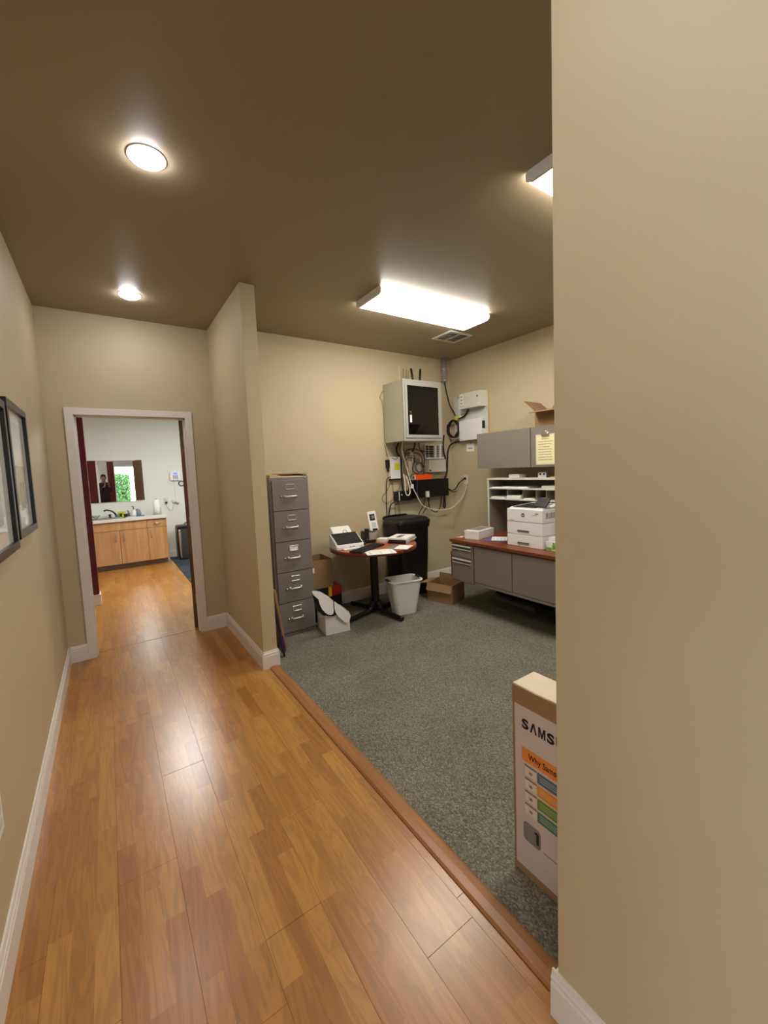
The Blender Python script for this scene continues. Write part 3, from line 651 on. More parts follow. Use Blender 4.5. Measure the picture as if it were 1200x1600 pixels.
def booklet(cxy, w, d, h, rz, z, label, ms, mc, grp):
    t = thing('booklet', label, 'booklet', (cxy[0], cxy[1], z), math.radians(rz), grp)
    obj('pages', bx(-w / 2 + 0.002, w / 2 - 0.002, -d / 2 + 0.002, d / 2 - 0.002, 0.002, h - 0.002), M_['paper'], t, world=False)
    obj('cover', bx(-w / 2, w / 2, -d / 2, d / 2, h - 0.002, h), mc, t, world=False); obj('cover', bx(-w / 2, w / 2, -d / 2, d / 2, 0, 0.002), mc, t, world=False)
    obj('spine', bx(-w / 2, -w / 2 + 0.0022, -d / 2, d / 2, 0.002, h - 0.002), ms, t, world=False)
    return t
G = 'booklets stacked on the round table'
booklet((2.50, 3.37), 0.26, 0.20, 0.022, 30, TZ, 'thick black-spined booklet, lowest of the stack on the round table', M_['black'], M_['dark'], G)
booklet((2.505, 3.36), 0.25, 0.20, 0.020, 26, TZ + 0.022, 'black-spined booklet in the middle of the stack on the round table', M_['black'], M_['greyp'], G)
booklet((2.50, 3.375), 0.27, 0.21, 0.016, 32, TZ + 0.042, 'white booklet on top of the stack on the round table', M_['paper'], M_['paper'], G)
paper('paper_sheet', (2.49, 3.38), 0.16, 0.05, 32, TZ + 0.0582, 'grey heading slip lying on the topmost booklet', m=M_['t_grey'])
t = thing('paper_pile', 'short pile of white folded paper behind the booklets', 'paper', (2.375, 3.52, TZ), math.radians(25))
for i in range(3): obj('sheet', bx(-0.05, 0.05, -0.06, 0.06, i * 0.012, i * 0.012 + 0.0115, mtx=Matrix.Rotation(0.06 * i, 4, 'Z')), M_['paper'], t, world=False)

# ------------------------------------------------------------------ bins and carton by the table
t = thing('trash_bin', 'large black wheeled trash bin with a closed lid in the back corner', 'bin', (2.885, 3.79, 0.003))
bm = BM(); loft(bm, [rrect(2.880, 3.785, 0.38, 0.30, 0.05, 0.03), rrect(2.885, 3.785, 0.41, 0.325, 0.05, 0.45), rrect(2.885, 3.785, 0.432, 0.34, 0.05, 0.84)]); obj('body', bm, M_['black'], t)
bm = BM(); loft(bm, [rrect(2.885, 3.785, 0.455, 0.36, 0.055, 0.80), rrect(2.885, 3.785, 0.465, 0.37, 0.055, 0.845)], smooth=False); obj('rim', bm, M_['black'], t)
bm = BM()
loft(bm, [rrect(2.885, 3.782, 0.475, 0.362, 0.06, 0.846), rrect(2.885, 3.782, 0.49, 0.366, 0.065, 0.858), rrect(2.885, 3.782, 0.485, 0.362, 0.065, 0.880), rrect(2.887, 3.79, 0.44, 0.335, 0.06, 0.905), rrect(2.895, 3.80, 0.40, 0.30, 0.06, 0.918)], smooth=False)
lid = obj('lid', bm, M_['black'], t)
obj('lid_latch', bx(2.70, 2.74, 3.592, 3.606, 0.868, 0.884, 0.003), M_['dark'], lid)
bm = BM(); tube(bm, [(2.68, 3.969, 0.90), (2.72, 3.965, 0.925), (3.0, 3.965, 0.925), (3.04, 3.969, 0.90)], 0.011); obj('pull_bar', bm, M_['black'], t)
for xx in (2.685, 3.03): obj('wheel', tb([(xx - 0.02, 3.86, 0.063), (xx + 0.02, 3.86, 0.063)], 0.06, seg=20, smooth=False), M_['rubber'], t)
for xx in (2.70, 3.02): obj('foot', bx(xx - 0.03, xx + 0.03, 3.65, 3.69, 0.003, 0.032, 0.004), M_['black'], t)

t = thing('wastebasket', 'white plastic wastebasket standing beside the table column', 'wastebasket', (2.455, 3.315, 0.003), math.radians(-12))
def wring(k, z): return rrect(0, 0, 0.235 + 0.10 * k, 0.165 + 0.075 * k, 0.05, z, 6)
bm = BM(); loft(bm, [wring(0, 0), wring(0.5, 0.17), wring(1, 0.345), [p * 1 for p in rrect(0, 0, 0.325, 0.23, 0.048, 0.345, 6)], rrect(0, 0, 0.225, 0.155, 0.045, 0.008, 6)]); obj('body', bm, M_['white'], t, world=False)
bm = BM(); loft(bm, [rrect(0, 0, 0.340, 0.245, 0.052, 0.338, 6), rrect(0, 0, 0.364, 0.268, 0.06, 0.342, 6), rrect(0, 0, 0.364, 0.268, 0.06, 0.352, 6), rrect(0, 0, 0.350, 0.254, 0.055, 0.357, 6), rrect(0, 0, 0.328, 0.232, 0.05, 0.352, 6), rrect(0, 0, 0.326, 0.23, 0.05, 0.338, 6)], cap0=False, cap1=False)
rim = obj('rim', bm, M_['white'], t, world=False)
for s in (-1, 1): obj('grip', bx(s * 0.172 - 0.014, s * 0.172 + 0.014, -0.045, 0.045, 0.350, 0.361, 0.005), lbl and M_['dark'], rim, world=False)

t = thing('open_carton', 'open kraft carton with splayed flaps on the carpet by the desk', 'carton', (3.055, 3.325, 0.003), math.radians(17))
open_box(t, 0.27, 0.32, 0.205, M_['card'], M_['cardin'], {'-x': (158, 0.085), '+y': (104, 0.13), '+x': (6, 0.055)})
obj('orange_sticker', bx(-0.06, -0.045, 0.20, 0.215, 0.200, 0.203), M_['orangelamp'], t, world=False)

# ------------------------------------------------------------------ desk run along the wall of the office
DSX, DY0, DY1, DZ = 2.95, 1.70, 3.10, 0.735
t = thing('credenza_desk', 'grey laminate desk with cherry top, two drawers and cupboard doors along the wall', 'desk', (3.3, 2.4, 0.003))
bm = BM(); box(bm, DSX - 0.02, 3.80, DY0, DY1 + 0.012, DZ - 0.030, DZ, 0.004); obj('worktop', bm, M_['desktop'], t)
obj('body', bx(DSX + 0.012, 3.60, DY0 + 0.01, DY1, 0.315, DZ - 0.03, 0.002), M_['deskgrey_d'], t)
obj('bottom_rail', bx(DSX - 0.004, DSX + 0.03, DY0 + 0.01, 2.785, 0.308, 0.330, 0.002), M_['deskgrey'], t)
obj('plinth', bx(3.58, 3.72, DY0 + 0.05, DY1 - 0.04, 0.003, DZ - 0.03), M_['blackm'], t)
for a in (1.75, 2.10): obj('leg_panel', bx(3.31, 3.5795, a, a + 0.06, 0.003, 0.3149), M_['blackm'], t)
for a, b in ((2.785, 2.335), (2.327, 1.88)):
    obj('door', bx(DSX - 0.004, DSX + 0.012, b, a, 0.335, 0.690, 0.003), M_['deskgrey'], t)
obj('door', bx(DSX - 0.004, DSX + 0.012, DY0 + 0.01, 1.872, 0.335, 0.690, 0.003), M_['deskgrey'], t)
obj('frame', bx(DSX - 0.001, DSX + 0.012, 2.80, DY1, 0.300, 0.702, 0.002), M_['deskgrey'], t)
for z0, z1 in ((0.560, 0.690), (0.312, 0.548)):
    d = obj('drawer', bx(DSX - 0.010, DSX + 0.002, 2.815, 3.085, z0, z1, 0.003), M_['deskgrey'], t)
    bm = BM(); box(bm, DSX - 0.013, DSX - 0.009, 2.825, 3.075, z1 - 0.050, z1 - 0.014, 0.001, 1); obj('pull_recess', bm, M_['deskgrey_d'], d)
    bm = BM(); box(bm, DSX - 0.022, DSX - 0.010, 2.82, 3.08, z1 - 0.020, z1 - 0.010, 0.003); box(bm, DSX - 0.019, DSX - 0.010, 2.82, 3.08, z1 - 0.052, z1 - 0.046, 0.002); obj('pull', bm, M_['offwhite'], d)
lbl(obj('side_panel', bx(DSX + 0.004, 3.55, DY1 + 0.0005, DY1 + 0.022, 0.33, 0.60, 0.002), M_['board'], t), 'brown wooden side panel')
single('grey_strip', bx(3.44, 3.52, 2.45, 3.02, 0.003, 0.045, 0.003), M_['deskgrey_d'], 'grey metal strip lying on the carpet under the desk', 'strip', (3.48, 2.73, 0.003))

# shelf organiser on the desk
HX, HY1, HZ = 3.52, 3.17, 1.345
HY1 = 3.098
t = thing('desk_hutch', 'grey open shelf organiser with pigeonholes standing on the desk', 'shelf', (3.66, 2.5, DZ))
HB = 3.80
obj('side_panel', bx(HX, HB, HY1 - 0.02, HY1, DZ, HZ - 0.02, 0.002), M_['deskgrey'], t)
obj('side_panel', bx(HX, HB, DY0, DY0 + 0.02, DZ, HZ - 0.02, 0.002), M_['deskgrey'], t)
obj('top_panel', bx(HX - 0.006, HB, DY0, HY1 + 0.004, HZ - 0.022, HZ, 0.002), M_['offwhite'], t)
obj('back_panel', bx(HB - 0.012, HB, DY0 + 0.02, HY1 - 0.02, DZ, HZ - 0.022), M_['deskgrey_d'], t)
for z in (1.222, 1.108): obj('shelf', bx(HX + 0.002, HB - 0.012, DY0 + 0.02, HY1 - 0.02, z, z + 0.014, 0.002), M_['offwhite'], t)
for yy in (2.855, 2.66, 2.50, 2.385, 2.2, 2.0): obj('divider', bx(HX + 0.03, HB - 0.012, yy - 0.004, yy + 0.004, 1.122, 1.222, 0.002), M_['deskgrey'], t)
obj('side_trim', bx(HX - 0.004, HX, HY1 - 0.021, HY1 + 0.001, DZ, HZ - 0.022), M_['offwhite'], t)
S1, S0 = 1.236, 1.122
def slab(name, x0, x1, y0, y1, z0, z1, m, label, cat, rz=0, group=None, bev=0.0015):
    cx, cy = (x0 + x1) / 2, (y0 + y1) / 2
    t = thing(name, label, cat, (cx, cy, z0), math.radians(rz), group)
    n = max(1, min(6, int((z1 - z0) / 0.006)))
    for i in range(n):
        j = rnd.uniform(-0.004, 0.004) if i else 0
        obj('sheet', bx(-(x1 - x0) / 2 + j, (x1 - x0) / 2 + j, -(y1 - y0) / 2 - j, (y1 - y0) / 2 - j, i * (z1 - z0) / n, (i + 1) * (z1 - z0) / n - 0.0004), m, t, world=False)
    return t
PG = 'paper in the shelf organiser'
slab('paper_stack', 3.535, 3.75, 2.60, 2.90, S1, S1 + 0.014, M_['paper'], 'wide white sheets on the upper shelf of the organiser', 'paper', 4, PG)
slab('notebook', 3.54, 3.70, 2.26, 2.43, S1, S1 + 0.028, M_['offwhite'], 'thick off-white notebook on the upper shelf of the organiser', 'notebook', 2)
slab('paper_stack', 3.54, 3.75, 2.90, 3.06, S1, S1 + 0.008, M_['paper'], 'thin paper on the upper shelf at the wall-box end', 'paper', 0, PG)
slab('paper_stack', 3.535, 3.76, 2.88, 3.06, S0, S0 + 0.016, M_['paper'], 'paper in the first pigeonhole at the wall-box end', 'paper', 0, PG)
slab('paper_stack', 3.53, 3.76, 2.675, 2.845, S0, S0 + 0.034, M_['paper'], 'tallest white paper stack in the second pigeonhole', 'paper', 0, PG)
slab('paper_stack', 3.54, 3.74, 2.52, 2.645, S0, S0 + 0.010, M_['paper'], 'thin white slips in the third pigeonhole', 'paper', 5, PG)
slab('paper_stack', 3.56, 3.74, 2.400, 2.485, S0, S0 + 0.018, M_['paper'], 'white slips in the narrow fourth pigeonhole', 'paper', 0, PG)
t = thing('small_white_box', 'small white box lying on top of the shelf organiser', 'box', (3.568, 2.735, HZ), math.radians(-6))
obj('body', bx(-0.05, 0.05, -0.07, 0.07, 0, 0.036, 0.003), M_['white'], t, world=False); obj('lid_seam', bx(-0.0505, 0.0505, -0.0705, 0.0705, 0.025, 0.0262), M_['offwhite'], t, world=False)
t = thing('wall_charger', 'white plug adapter with two dark sockets on top of the organiser', 'adapter', (3.565, 2.43, HZ), math.radians(20))
obj('body', bx(-0.03, 0.03, -0.04, 0.04, 0, 0.05, 0.006), M_['white'], t, world=False)
for s in (-1, 1): obj('socket', bx(-0.0315, -0.029, s * 0.017 - 0.008, s * 0.017 + 0.008, 0.026, 0.042, 0.001), M_['dark'], t, world=False)
t = thing('amber_pen_tray', 'amber plastic tape strip lying on top of the organiser by the near wall', 'tape', (3.55, 2.24, HZ), math.radians(78))
obj('strip', bx(-0.11, 0.09, -0.02, 0.02, 0, 0.012, 0.004), M_['yellow'], t, world=False); obj('tip', bx(0.09, 0.12, -0.012, 0.012, 0, 0.010, 0.003), M_['orange'], t, world=False)

# wall cupboard above the desk
OX = 3.47
t = thing('overhead_cabinet', 'grey wall cupboard with two flap doors above the desk', 'cabinet', (3.65, 2.5, 1.45))
obj('body', bx(OX + 0.016, 3.826, 1.62, 3.19, 1.456, 1.832, 0.003), M_['deskgrey_d'], t)
for a, b in ((2.505, 3.195), (1.80, 2.497)): obj('door', bx(OX, OX + 0.016, a, b, 1.450, 1.838, 0.004), M_['deskgrey'], t)
t = thing('clipboard', 'clipboard holding a yellowed typed sheet hung on the cupboard door', 'clipboard', (OX - 0.001, 2.33, 1.61))
obj('board', bx(OX - 0.005, OX - 0.001, 2.225, 2.438, 1.470, 1.760, 0.002), M_['offwhite'], t)
obj('sheet', bx(OX - 0.0062, OX - 0.0052, 2.232, 2.425, 1.482, 1.748), M_['clipy'], t)
bm = BM(); box(bm, OX - 0.018, OX - 0.005, 2.29, 2.37, 1.742, 1.772, 0.004); tube(bm, [(OX - 0.012, 2.30, 1.77), (OX - 0.016, 2.315, 1.785), (OX - 0.016, 2.345, 1.785), (OX - 0.012, 2.36, 1.77)], 0.003); obj('clip', bm, M_['chrome'], t)
bm = BM()
for i in range(9):
    z = 1.715 - i * 0.0245; a = 2.408; L_ = rnd.uniform(0.12, 0.16) if i else 0.07
    if i == 0: a = 2.37
    while L_ > 0:
        w = min(L_, rnd.uniform(0.012, 0.03)); box(bm, OX - 0.0066, OX - 0.0062, a - w, a, z - 0.0028, z + 0.0028); a -= w + 0.004; L_ -= w + 0.004
obj('typed_lines', bm, M_['greyp'], t)
t = thing('shelf_carton', 'open kraft carton with a bent flap on top of the wall cupboard', 'carton', (3.665, 2.29, 1.8385), math.radians(3))
open_box(t, 0.30, 0.38, 0.155, M_['card'], M_['cardin'], {'-x': (102, 0.12), '+y': (48, 0.17), '+x': (20, 0.12), '-y': (60, 0.12)})

# things on the desk
t = thing('laser_printer', 'white laser printer with two paper trays on the desk', 'printer', (3.27, 2.295, DZ))
PX = 3.08; P0, P1 = 2.110, 2.484
obj('body', bx(PX, 3.46, P0, P1, 0.962, 1.082, 0.008), M_['white'], t)
for z0, z1, nm in ((0.848, 0.960, 'paper_tray'), (0.737, 0.846, 'paper_tray')):
    d = obj(nm, bx(PX + 0.001, 3.455, P0, P1, z0, z1, 0.006), M_['white'], t)
    bm = BM(); box(bm, PX - 0.002, PX + 0.002, 2.245, 2.37, z0 + 0.018, z0 + 0.036, 0.002, 1); lbl(obj('handle_slot', bm, M_['t_grey'], d), 'grey recessed pull')
    bm = BM(); box(bm, PX - 0.004, PX + 0.001, 2.245, 2.37, z0 + 0.034, z0 + 0.040, 0.002, 1); obj('handle_lip', bm, M_['dark'], d)
bm = BM(); prism(bm, [(PX + 0.02, P0 + 0.01, 1.082), (PX + 0.02, P1 - 0.02, 1.082), (3.44, P1 - 0.02, 1.098), (3.44, P0 + 0.01, 1.098)], (0, 0, 0.010)); obj('top_cover', bm, M_['white'], t)
bm = BM(); prism(bm, [(PX + 0.03, 2.20, 1.0932), (PX + 0.03, 2.44, 1.0932), (3.38, 2.44, 1.1062), (3.38, 2.20, 1.1062)], (0, 0, 0.002)); lbl(obj('output_tray', bm, M_['dark'], t), 'dark output recess')
sp = bx(-0.05, 0.05, -0.06, 0.06, 0, 0.012, 0.003); sp.transform(Matrix.Translation((PX + 0.085, 2.165, 1.135)) @ Matrix.Rotation(-0.75, 4, 'Y')); cp = obj('control_panel', sp, M_['black'], t)
bm = BM(); box(bm, PX + 0.07, PX + 0.13, 2.12, 2.21, 1.085, 1.135, 0.004); obj('panel_mount', bm, M_['white'], t)
bm = BM(); lathe(bm, [(0, 0), (0.0185, 0), (0.0185, 0.002), (0, 0.002)], seg=28, smooth=False); bm.transform(Matrix.Translation((PX + 0.0005, 2.307, 1.025)) @ Matrix.Rotation(-PI / 2, 4, 'Y')); lg = obj('logo', bm, M_['ink'], t)
obj('logo_letters', text_bm('hp', 0.027, face_mx(PX - 0.0017, 2.3205, 1.019), 0.0002, 0.0002, 0.25), M_['white'], lg)
obj('small_print', bx(PX - 0.0008, PX + 0.001, 2.405, 2.462, 0.972, 0.977), M_['t_grey'], t)
bm = BM(); box(bm, PX - 0.0008, PX + 0.001, 2.148, 2.182, 1.040, 1.050); box(bm, PX - 0.0008, PX + 0.001, 2.165, 2.21, 1.029, 1.033); obj('small_print', bm, M_['t_grey'], t)
bm = BM()
for i in range(7): box(bm, 3.13 + i * 0.02, 3.14 + i * 0.02, P0 - 0.001, P0 + 0.002, 1.0, 1.05)
obj('side_vents', bm, M_['t_grey'], t)
t = thing('white_carton', 'white flat carton with a dark printed lid at the drawer end of the desk', 'carton', (3.215, 2.955, DZ), math.radians(13))
obj('body', bx(-0.16, 0.16, -0.082, 0.082, 0, 0.086, 0.003), M_['white'], t, world=False)
obj('lid_print', bx(-0.10, 0.13, -0.055, 0.070, 0.086, 0.0868), M_['t_grey'], t, world=False)
obj('lid_edge', bx(-0.162, 0.162, -0.084, 0.084, 0.066, 0.0855, 0.003), M_['white'], t, world=False)
t = thing('pink_card', 'pink card at the drawer end of the desk behind the white carton', 'card', (3.06, 3.065, DZ), math.radians(12))
obj('sheet', bx(-0.05, 0.05, -0.035, 0.035, 0, 0.008), M_['pink'], t, world=False); obj('print', bx(-0.03, 0.02, -0.02, 0.02, 0.008, 0.0086), M_['white'], t, world=False)
DG = 'loose papers on the desk'
paper('leaflet', (3.21, 2.715), 0.22, 0.20, 24, DZ, 'blue and white leaflet spread on the desk between carton and printer', 'leaflet', M_['bluep'], 0.003, 0, DG)
paper('leaflet', (3.25, 2.72), 0.20, 0.15, 38, DZ + 0.0032, 'white leaflet lying on the blue leaflet', 'leaflet', M_['paper'], 0.003, 4, DG)
paper('leaflet', (3.38, 2.66), 0.14, 0.20, 5, DZ, 'grey printed leaflet close to the printer', 'leaflet', M_['t_grey'], 0.003, 3, DG)
t = thing('green_carton', 'green and white carton beside the printer', 'carton', (3.20, 2.015, DZ))
obj('body', bx(3.105, 3.30, 1.925, 2.095, DZ, DZ + 0.078, 0.002), M_['white'], t)
for i, (a, b, c, d) in enumerate(((1.925, 2.035, 0.012, 0.05), (2.04, 2.09, 0.004, 0.028), (1.96, 2.0, 0.054, 0.074), (2.01, 2.03, 0.052, 0.07))): obj('print', bx(3.1042, 3.106, a, b, DZ + c, DZ + d), M_['green'], t)
single('white_packet', bx(3.12, 3.28, 1.94, 2.08, DZ + 0.079, DZ + 0.112, 0.006), M_['white'], 'white paper packet on top of the green carton', 'packet', (3.2, 2.01, DZ + 0.079))
single('white_adapter', bx(3.50, 3.515, 3.05, 3.10, DZ, DZ + 0.03, 0.004), M_['white'], 'tiny white plug at the foot of the organiser', 'adapter', (3.507, 3.075, DZ))

# ------------------------------------------------------------------ television box by the near wall
t = thing('television_box', 'tall flat kraft television box standing behind the near wall edge', 'box', (1.21, 0.4, 0.003))
bx0, by0, by1, bh = 1.148, -0.16, 0.917, 0.715
bm = BM(); box(bm, bx0, bx0 + 0.125, by0, by1, 0.003, bh - 0.004, 0.004); obj('carton', bm, M_['card'], t)
bm = BM(); prism(bm, [(bx0 + 0.002, by1 - 0.004, bh - 0.006), (bx0 + 0.001, by1 - 0.1, bh - 0.009), (bx0 + 0.004, by1 - 0.16, bh - 0.006), (bx0 + 0.001, by1 - 0.3, bh - 0.010), (bx0 + 0.002, by0 + 0.004, bh - 0.006), (bx0 + 0.123, by0 + 0.004, bh - 0.006), (bx0 + 0.123, by1 - 0.004, bh - 0.006)], (0, 0, 0.0065)); lbl(obj('top_panel', bm, M_['cream'], t), 'pale paper-faced top')
fx = bx0 - 0.0006
lab = obj('printed_front', bx(fx, bx0 + 0.001, by0 + 0.01, by1 - 0.011, 0.035, 0.645), M_['tvlabel'], t)
f2 = fx - 0.0005
fn = 'lettering'
GL = {'A': [(0, 0), (.36, 1), (.64, 1), (1, 0), (.76, 0), (.5, .70), (.24, 0)],
      'M': [(0, 0), (0, 1), (.27, 1), (.5, .38), (.73, 1), (1, 1), (1, 0), (.79, 0), (.79, .62), (.58, 0), (.42, 0), (.21, .62), (.21, 0)],
      'N': [(0, 0), (0, 1), (.27, 1), (.77, .32), (.77, 1), (1, 1), (1, 0), (.73, 0), (.23, .68), (.23, 0)]}
LW, LH, LP = 0.0272, 0.0365, 0.0330
for i, chx in enumerate('SAMSUNG'):
    y0 = 0.8755 - i * LP
    if chx in GL:
        bm = BM(); prism(bm, [(f2, y0 - u * LW, 0.566 + v * LH) for u, v in GL[chx]], (0.0006, 0, 0))
    else:
        bm = text_bm(chx, 0.0520, Matrix(), 0.0003, 0.0022)
        xs = [v.co.x for v in bm.verts]; ys = [v.co.y for v in bm.verts]
        bm.transform(face_mx(f2, y0, 0.566) @ Matrix.Diagonal((LW / (max(xs) - min(xs)), LH / (max(ys) - min(ys)), 1, 1)) @ Matrix.Translation((-min(xs), -min(ys), 0)))
    obj(fn, bm, M_['ink'], lab)
obj('orange_band', bx(f2, fx + 0.0002, by0 + 0.05, 0.877, 0.446, 0.496), M_['t_orange'], lab)
obj(fn, text_bm('Why Samsung', 0.031, face_mx(f2 - 0.0006, 0.850, 0.461) @ Matrix.Diagonal((0.80, 1, 1, 1)), 0.0003, 0.0003), M_['ink'], lab)
for i, (zt, c) in enumerate(((0.436, 't_blue'), (0.388, 't_amber'), (0.340, 't_green'), (0.292, 't_teal'))):
    obj('coloured_bar', bx(f2, fx + 0.0002, 0.35, 0.816, zt - 0.041, zt - 0.001), M_[c], lab)
    obj('picture_cell', bx(f2, fx + 0.0002, 0.820, 0.865, zt - 0.040, zt - 0.008), M_['t_pale'], lab)
    obj('cell_heading', bx(f2, fx + 0.0002, 0.818, 0.866, zt - 0.007, zt), M_['t_grey'], lab)
    bm = BM()
    for k in range(3): box(bm, f2 - 0.0002, f2, 0.71, 0.806, zt - 0.013 - k * 0.008, zt - 0.0118 - k * 0.008)
    obj('fine_print', bm, M_['t_pale'], lab)
    bm = BM(); box(bm, f2 - 0.0002, f2, 0.836, 0.848, zt - 0.030, zt - 0.020); obj('cell_symbol', bm, M_['t_grey'], lab)
bm = BM(); ring = rrect(0, 0, 0.070, 0.072, 0.014, 0)
prism(bm, [(f2, 0.8395 + p.x, 0.182 + p.y) for p in ring], (0.0006, 0, 0)); bd = obj('badge', bm, M_['t_grey'], lab)
bm = BM(); prism(bm, [(f2 - 0.0003, 0.828, 0.205), (f2 - 0.0003, 0.812, 0.205), (f2 - 0.0003, 0.812, 0.160), (f2 - 0.0003, 0.822, 0.160), (f2 - 0.0003, 0.822, 0.195), (f2 - 0.0003, 0.828, 0.195)], (0.0004, 0, 0)); obj('fine_print', bm, M_['ink'], lab)
obj('fine_print', bx(f2, fx + 0.0002, 0.60, 0.795, 0.150, 0.154), M_['t_grey'], lab)

# ------------------------------------------------------------------ framed pictures and outlet on the hall wall
def picture(y0, y1, z0, z1, label):
    t = thing('framed_picture', label, 'picture', (XL, (y0 + y1) / 2, (z0 + z1) / 2), 0, 'framed pictures on the hall wall')
    w, d = 0.034, 0.030
    for a, b, c, e in ((y0, y1, z0, z0 + w), (y0, y1, z1 - w, z1), (y0, y0 + w, z0 + w, z1 - w), (y1 - w, y1, z0 + w, z1 - w)):
        bm = BM(); box(bm, XL + 0.001, XL + d, a, b, c, e, 0.002); obj('frame_rail', bm, M_['frameb'], t)
    obj('mount', bx(XL + 0.004, XL + 0.014, y0 + w, y1 - w, z0 + w, z1 - w), M_['matb'], t)
    hy, hz = (y0 + y1) / 2, (z0 + z1) / 2
    pr = obj('print', bx(XL + 0.0135, XL + 0.0145, hy - 0.17, hy + 0.17, hz - 0.23, hz + 0.23), M_['glassy'], t)
    obj('print_shape', bx(XL + 0.014, XL + 0.0147, hy - 0.12, hy + 0.14, hz - 0.17, hz + 0.02), M_['artmid'], pr)
    obj('print_shape', bx(XL + 0.014, XL + 0.0149, hy - 0.06, hy + 0.09, hz - 0.20, hz - 0.06), M_['artdark'], pr)
picture(2.43, 2.965, 1.245, 1.885, 'black framed picture on the hall wall nearer the kitchen doorway')
picture(1.83, 2.385, 1.215, 1.855, 'black framed picture on the hall wall cut by the photo edge')
t = thing('wall_outlet', 'white outlet plate low on the hall wall above the baseboard', 'outlet', (XL, 1.70, 0.45))
obj('plate', bx(XL + 0.0005, XL + 0.006, 1.66, 1.735, 0.39, 0.51, 0.003), M_['white'], t)
for z in (0.43, 0.47): obj('socket', bx(XL + 0.005, XL + 0.0075, 1.68, 1.715, z - 0.014, z + 0.014, 0.002), M_['offwhite'], t)

# ------------------------------------------------------------------ wall-mounted equipment in the corner
t = thing('network_cabinet', 'beige wall-mounted network cabinet with a dark glass door', 'cabinet', (3.03, 3.78, 1.795))
nx0, nx1, nyf, nz0, nz1 = 2.757, 3.318, 3.585, 1.795, 2.468
bm = BM(); box(bm, nx0, nx1, nyf + 0.012, YB - 0.001, nz0, nz1, 0.004); obj('body', bm, M_['cabgrey'], t)
bm = BM(); box(bm, nx0 - 0.003, nx1 + 0.003, nyf + 0.008, nyf + 0.026, nz0 - 0.002, nz1 + 0.002, 0.003); obj('front_frame', bm, M_['cabframe'], t)
dr = obj('door', bx(nx0 + 0.022, nx1 - 0.022, nyf - 0.002, nyf + 0.010, nz0 + 0.032, nz1 - 0.028, 0.003), M_['cabframe'], t)
obj('glass', bx(nx0 + 0.052, nx1 - 0.060, nyf - 0.0035, nyf, nz0 + 0.066, nz1 - 0.066, 0.001, 1), mat('smoked_glass', (8, 8, 9), 0.06), dr)
bm = BM(); box(bm, nx0 + 0.066, nx0 + 0.090, nyf - 0.010, nyf - 0.003, 2.06, 2.12, 0.003); obj('lock', bm, M_['black'], dr)
bm = BM(); tube(bm, [(nx0 + 0.078, nyf - 0.012, 2.10), (nx0 + 0.083, nyf - 0.016, 2.115), (nx0 + 0.088, nyf - 0.012, 2.095), (nx0 + 0.086, nyf - 0.012, 2.06)], 0.0025); obj('key_ring', bm, M_['chrome'], dr)
obj('key_tag', bx(nx0 + 0.070, nx0 + 0.096, nyf - 0.014, nyf - 0.011, 1.995, 2.075, 0.001), M_['white'], dr)
obj('side_latch', tb([(nx1 + 0.001, 3.80, 2.15), (nx1 + 0.006, 3.80, 2.15)], 0.012, smooth=False), M_['zinc'], t)
for k, (xx, zz, m, r, dx) in enumerate(((3.065, 2.65, 'black', 0.013, -0.02), (3.175, 2.655, 'black', 0.013, 0.012))):
    bm = BM(); tube(bm, [(xx, 3.80, nz1 - 0.001), (xx, 3.80, nz1 + 0.06), (xx + dx, 3.80, zz)], r, smooth=False); tag(obj('antenna', bm, M_[m]), ('black paddle antenna on the network cabinet, leaning to the partition side', 'black paddle antenna on the network cabinet, nearer the conduit')[k], 'antenna', 'antennas on the network cabinet')
for k, (xx, zz, dx, lb_) in enumerate(((2.89, 2.66, -0.005, 'thin cream wire standing tallest above the network cabinet'), (2.935, 2.64, 0.012, 'thin grey wire beside the tallest cream wire'), (2.985, 2.63, 0.01, 'pair-forming grey wire in the middle above the network cabinet'), (3.005, 2.63, 0.02, 'thin grey wire closest to the black paddle antenna'))):
    bm = BM(); tube(bm, [(xx, 3.82, nz1 - 0.001), (xx + dx, 3.82, zz)], 0.0042, smooth=False); tag(obj('wire', bm, M_['beigecable'] if k == 0 else M_['greycable']), lb_, 'wire', 'wires above the network cabinet')
t = thing('conduit_pipe', 'grey metal conduit coming down from the ceiling in the corner', 'pipe', (3.69, 3.93, 2.7))
obj('pipe', tb([(3.69, 3.93, 2.60), (3.69, 3.93, H)], 0.036, seg=20, smooth=False), M_['zinc'], t)
obj('coupling', tb([(3.69, 3.93, 2.71), (3.69, 3.93, 2.755)], 0.042, seg=20, smooth=False), M_['zinc'], t)
obj('bushing', tb([(3.69, 3.93, 2.575), (3.69, 3.93, 2.60)], 0.041, seg=20, smooth=False), M_['zinc'], t)
def plate(name, x0, x1, z0, z1, d, m, label, cat, bev=0.004):
    t = thing(name, label, cat, ((x0 + x1) / 2, YB, (z0 + z1) / 2))
    b = obj('body', bx(x0, x1, YB - d, YB - 0.0005, z0, z1, bev), m, t)
    return t, YB - d
t, yf = plate('fiber_terminal', 2.785, 2.935, 1.370, 1.630, 0.05, M_['white'], 'white terminal box with a yellow sticker under the network cabinet', 'box', 0.008)
obj('sticker', bx(2.848, 2.922, yf - 0.0015, yf + 0.001, 1.475, 1.552), M_['ytag'], t)
obj('bottom_lip', bx(2.79, 2.93, yf + 0.004, YB - 0.001, 1.352, 1.3695, 0.002), M_['dark'], t)
t = thing('power_brick', 'black power brick clipped beside the white terminal box', 'adapter', (2.765, YB, 1.54))
obj('body', bx(2.748, 2.778, YB - 0.05, YB - 0.001, 1.50, 1.60, 0.006), M_['black'], t); obj('plug_boot', bx(2.756, 2.772, YB - 0.04, YB - 0.02, 1.455, 1.50, 0.004), M_['dark'], t)
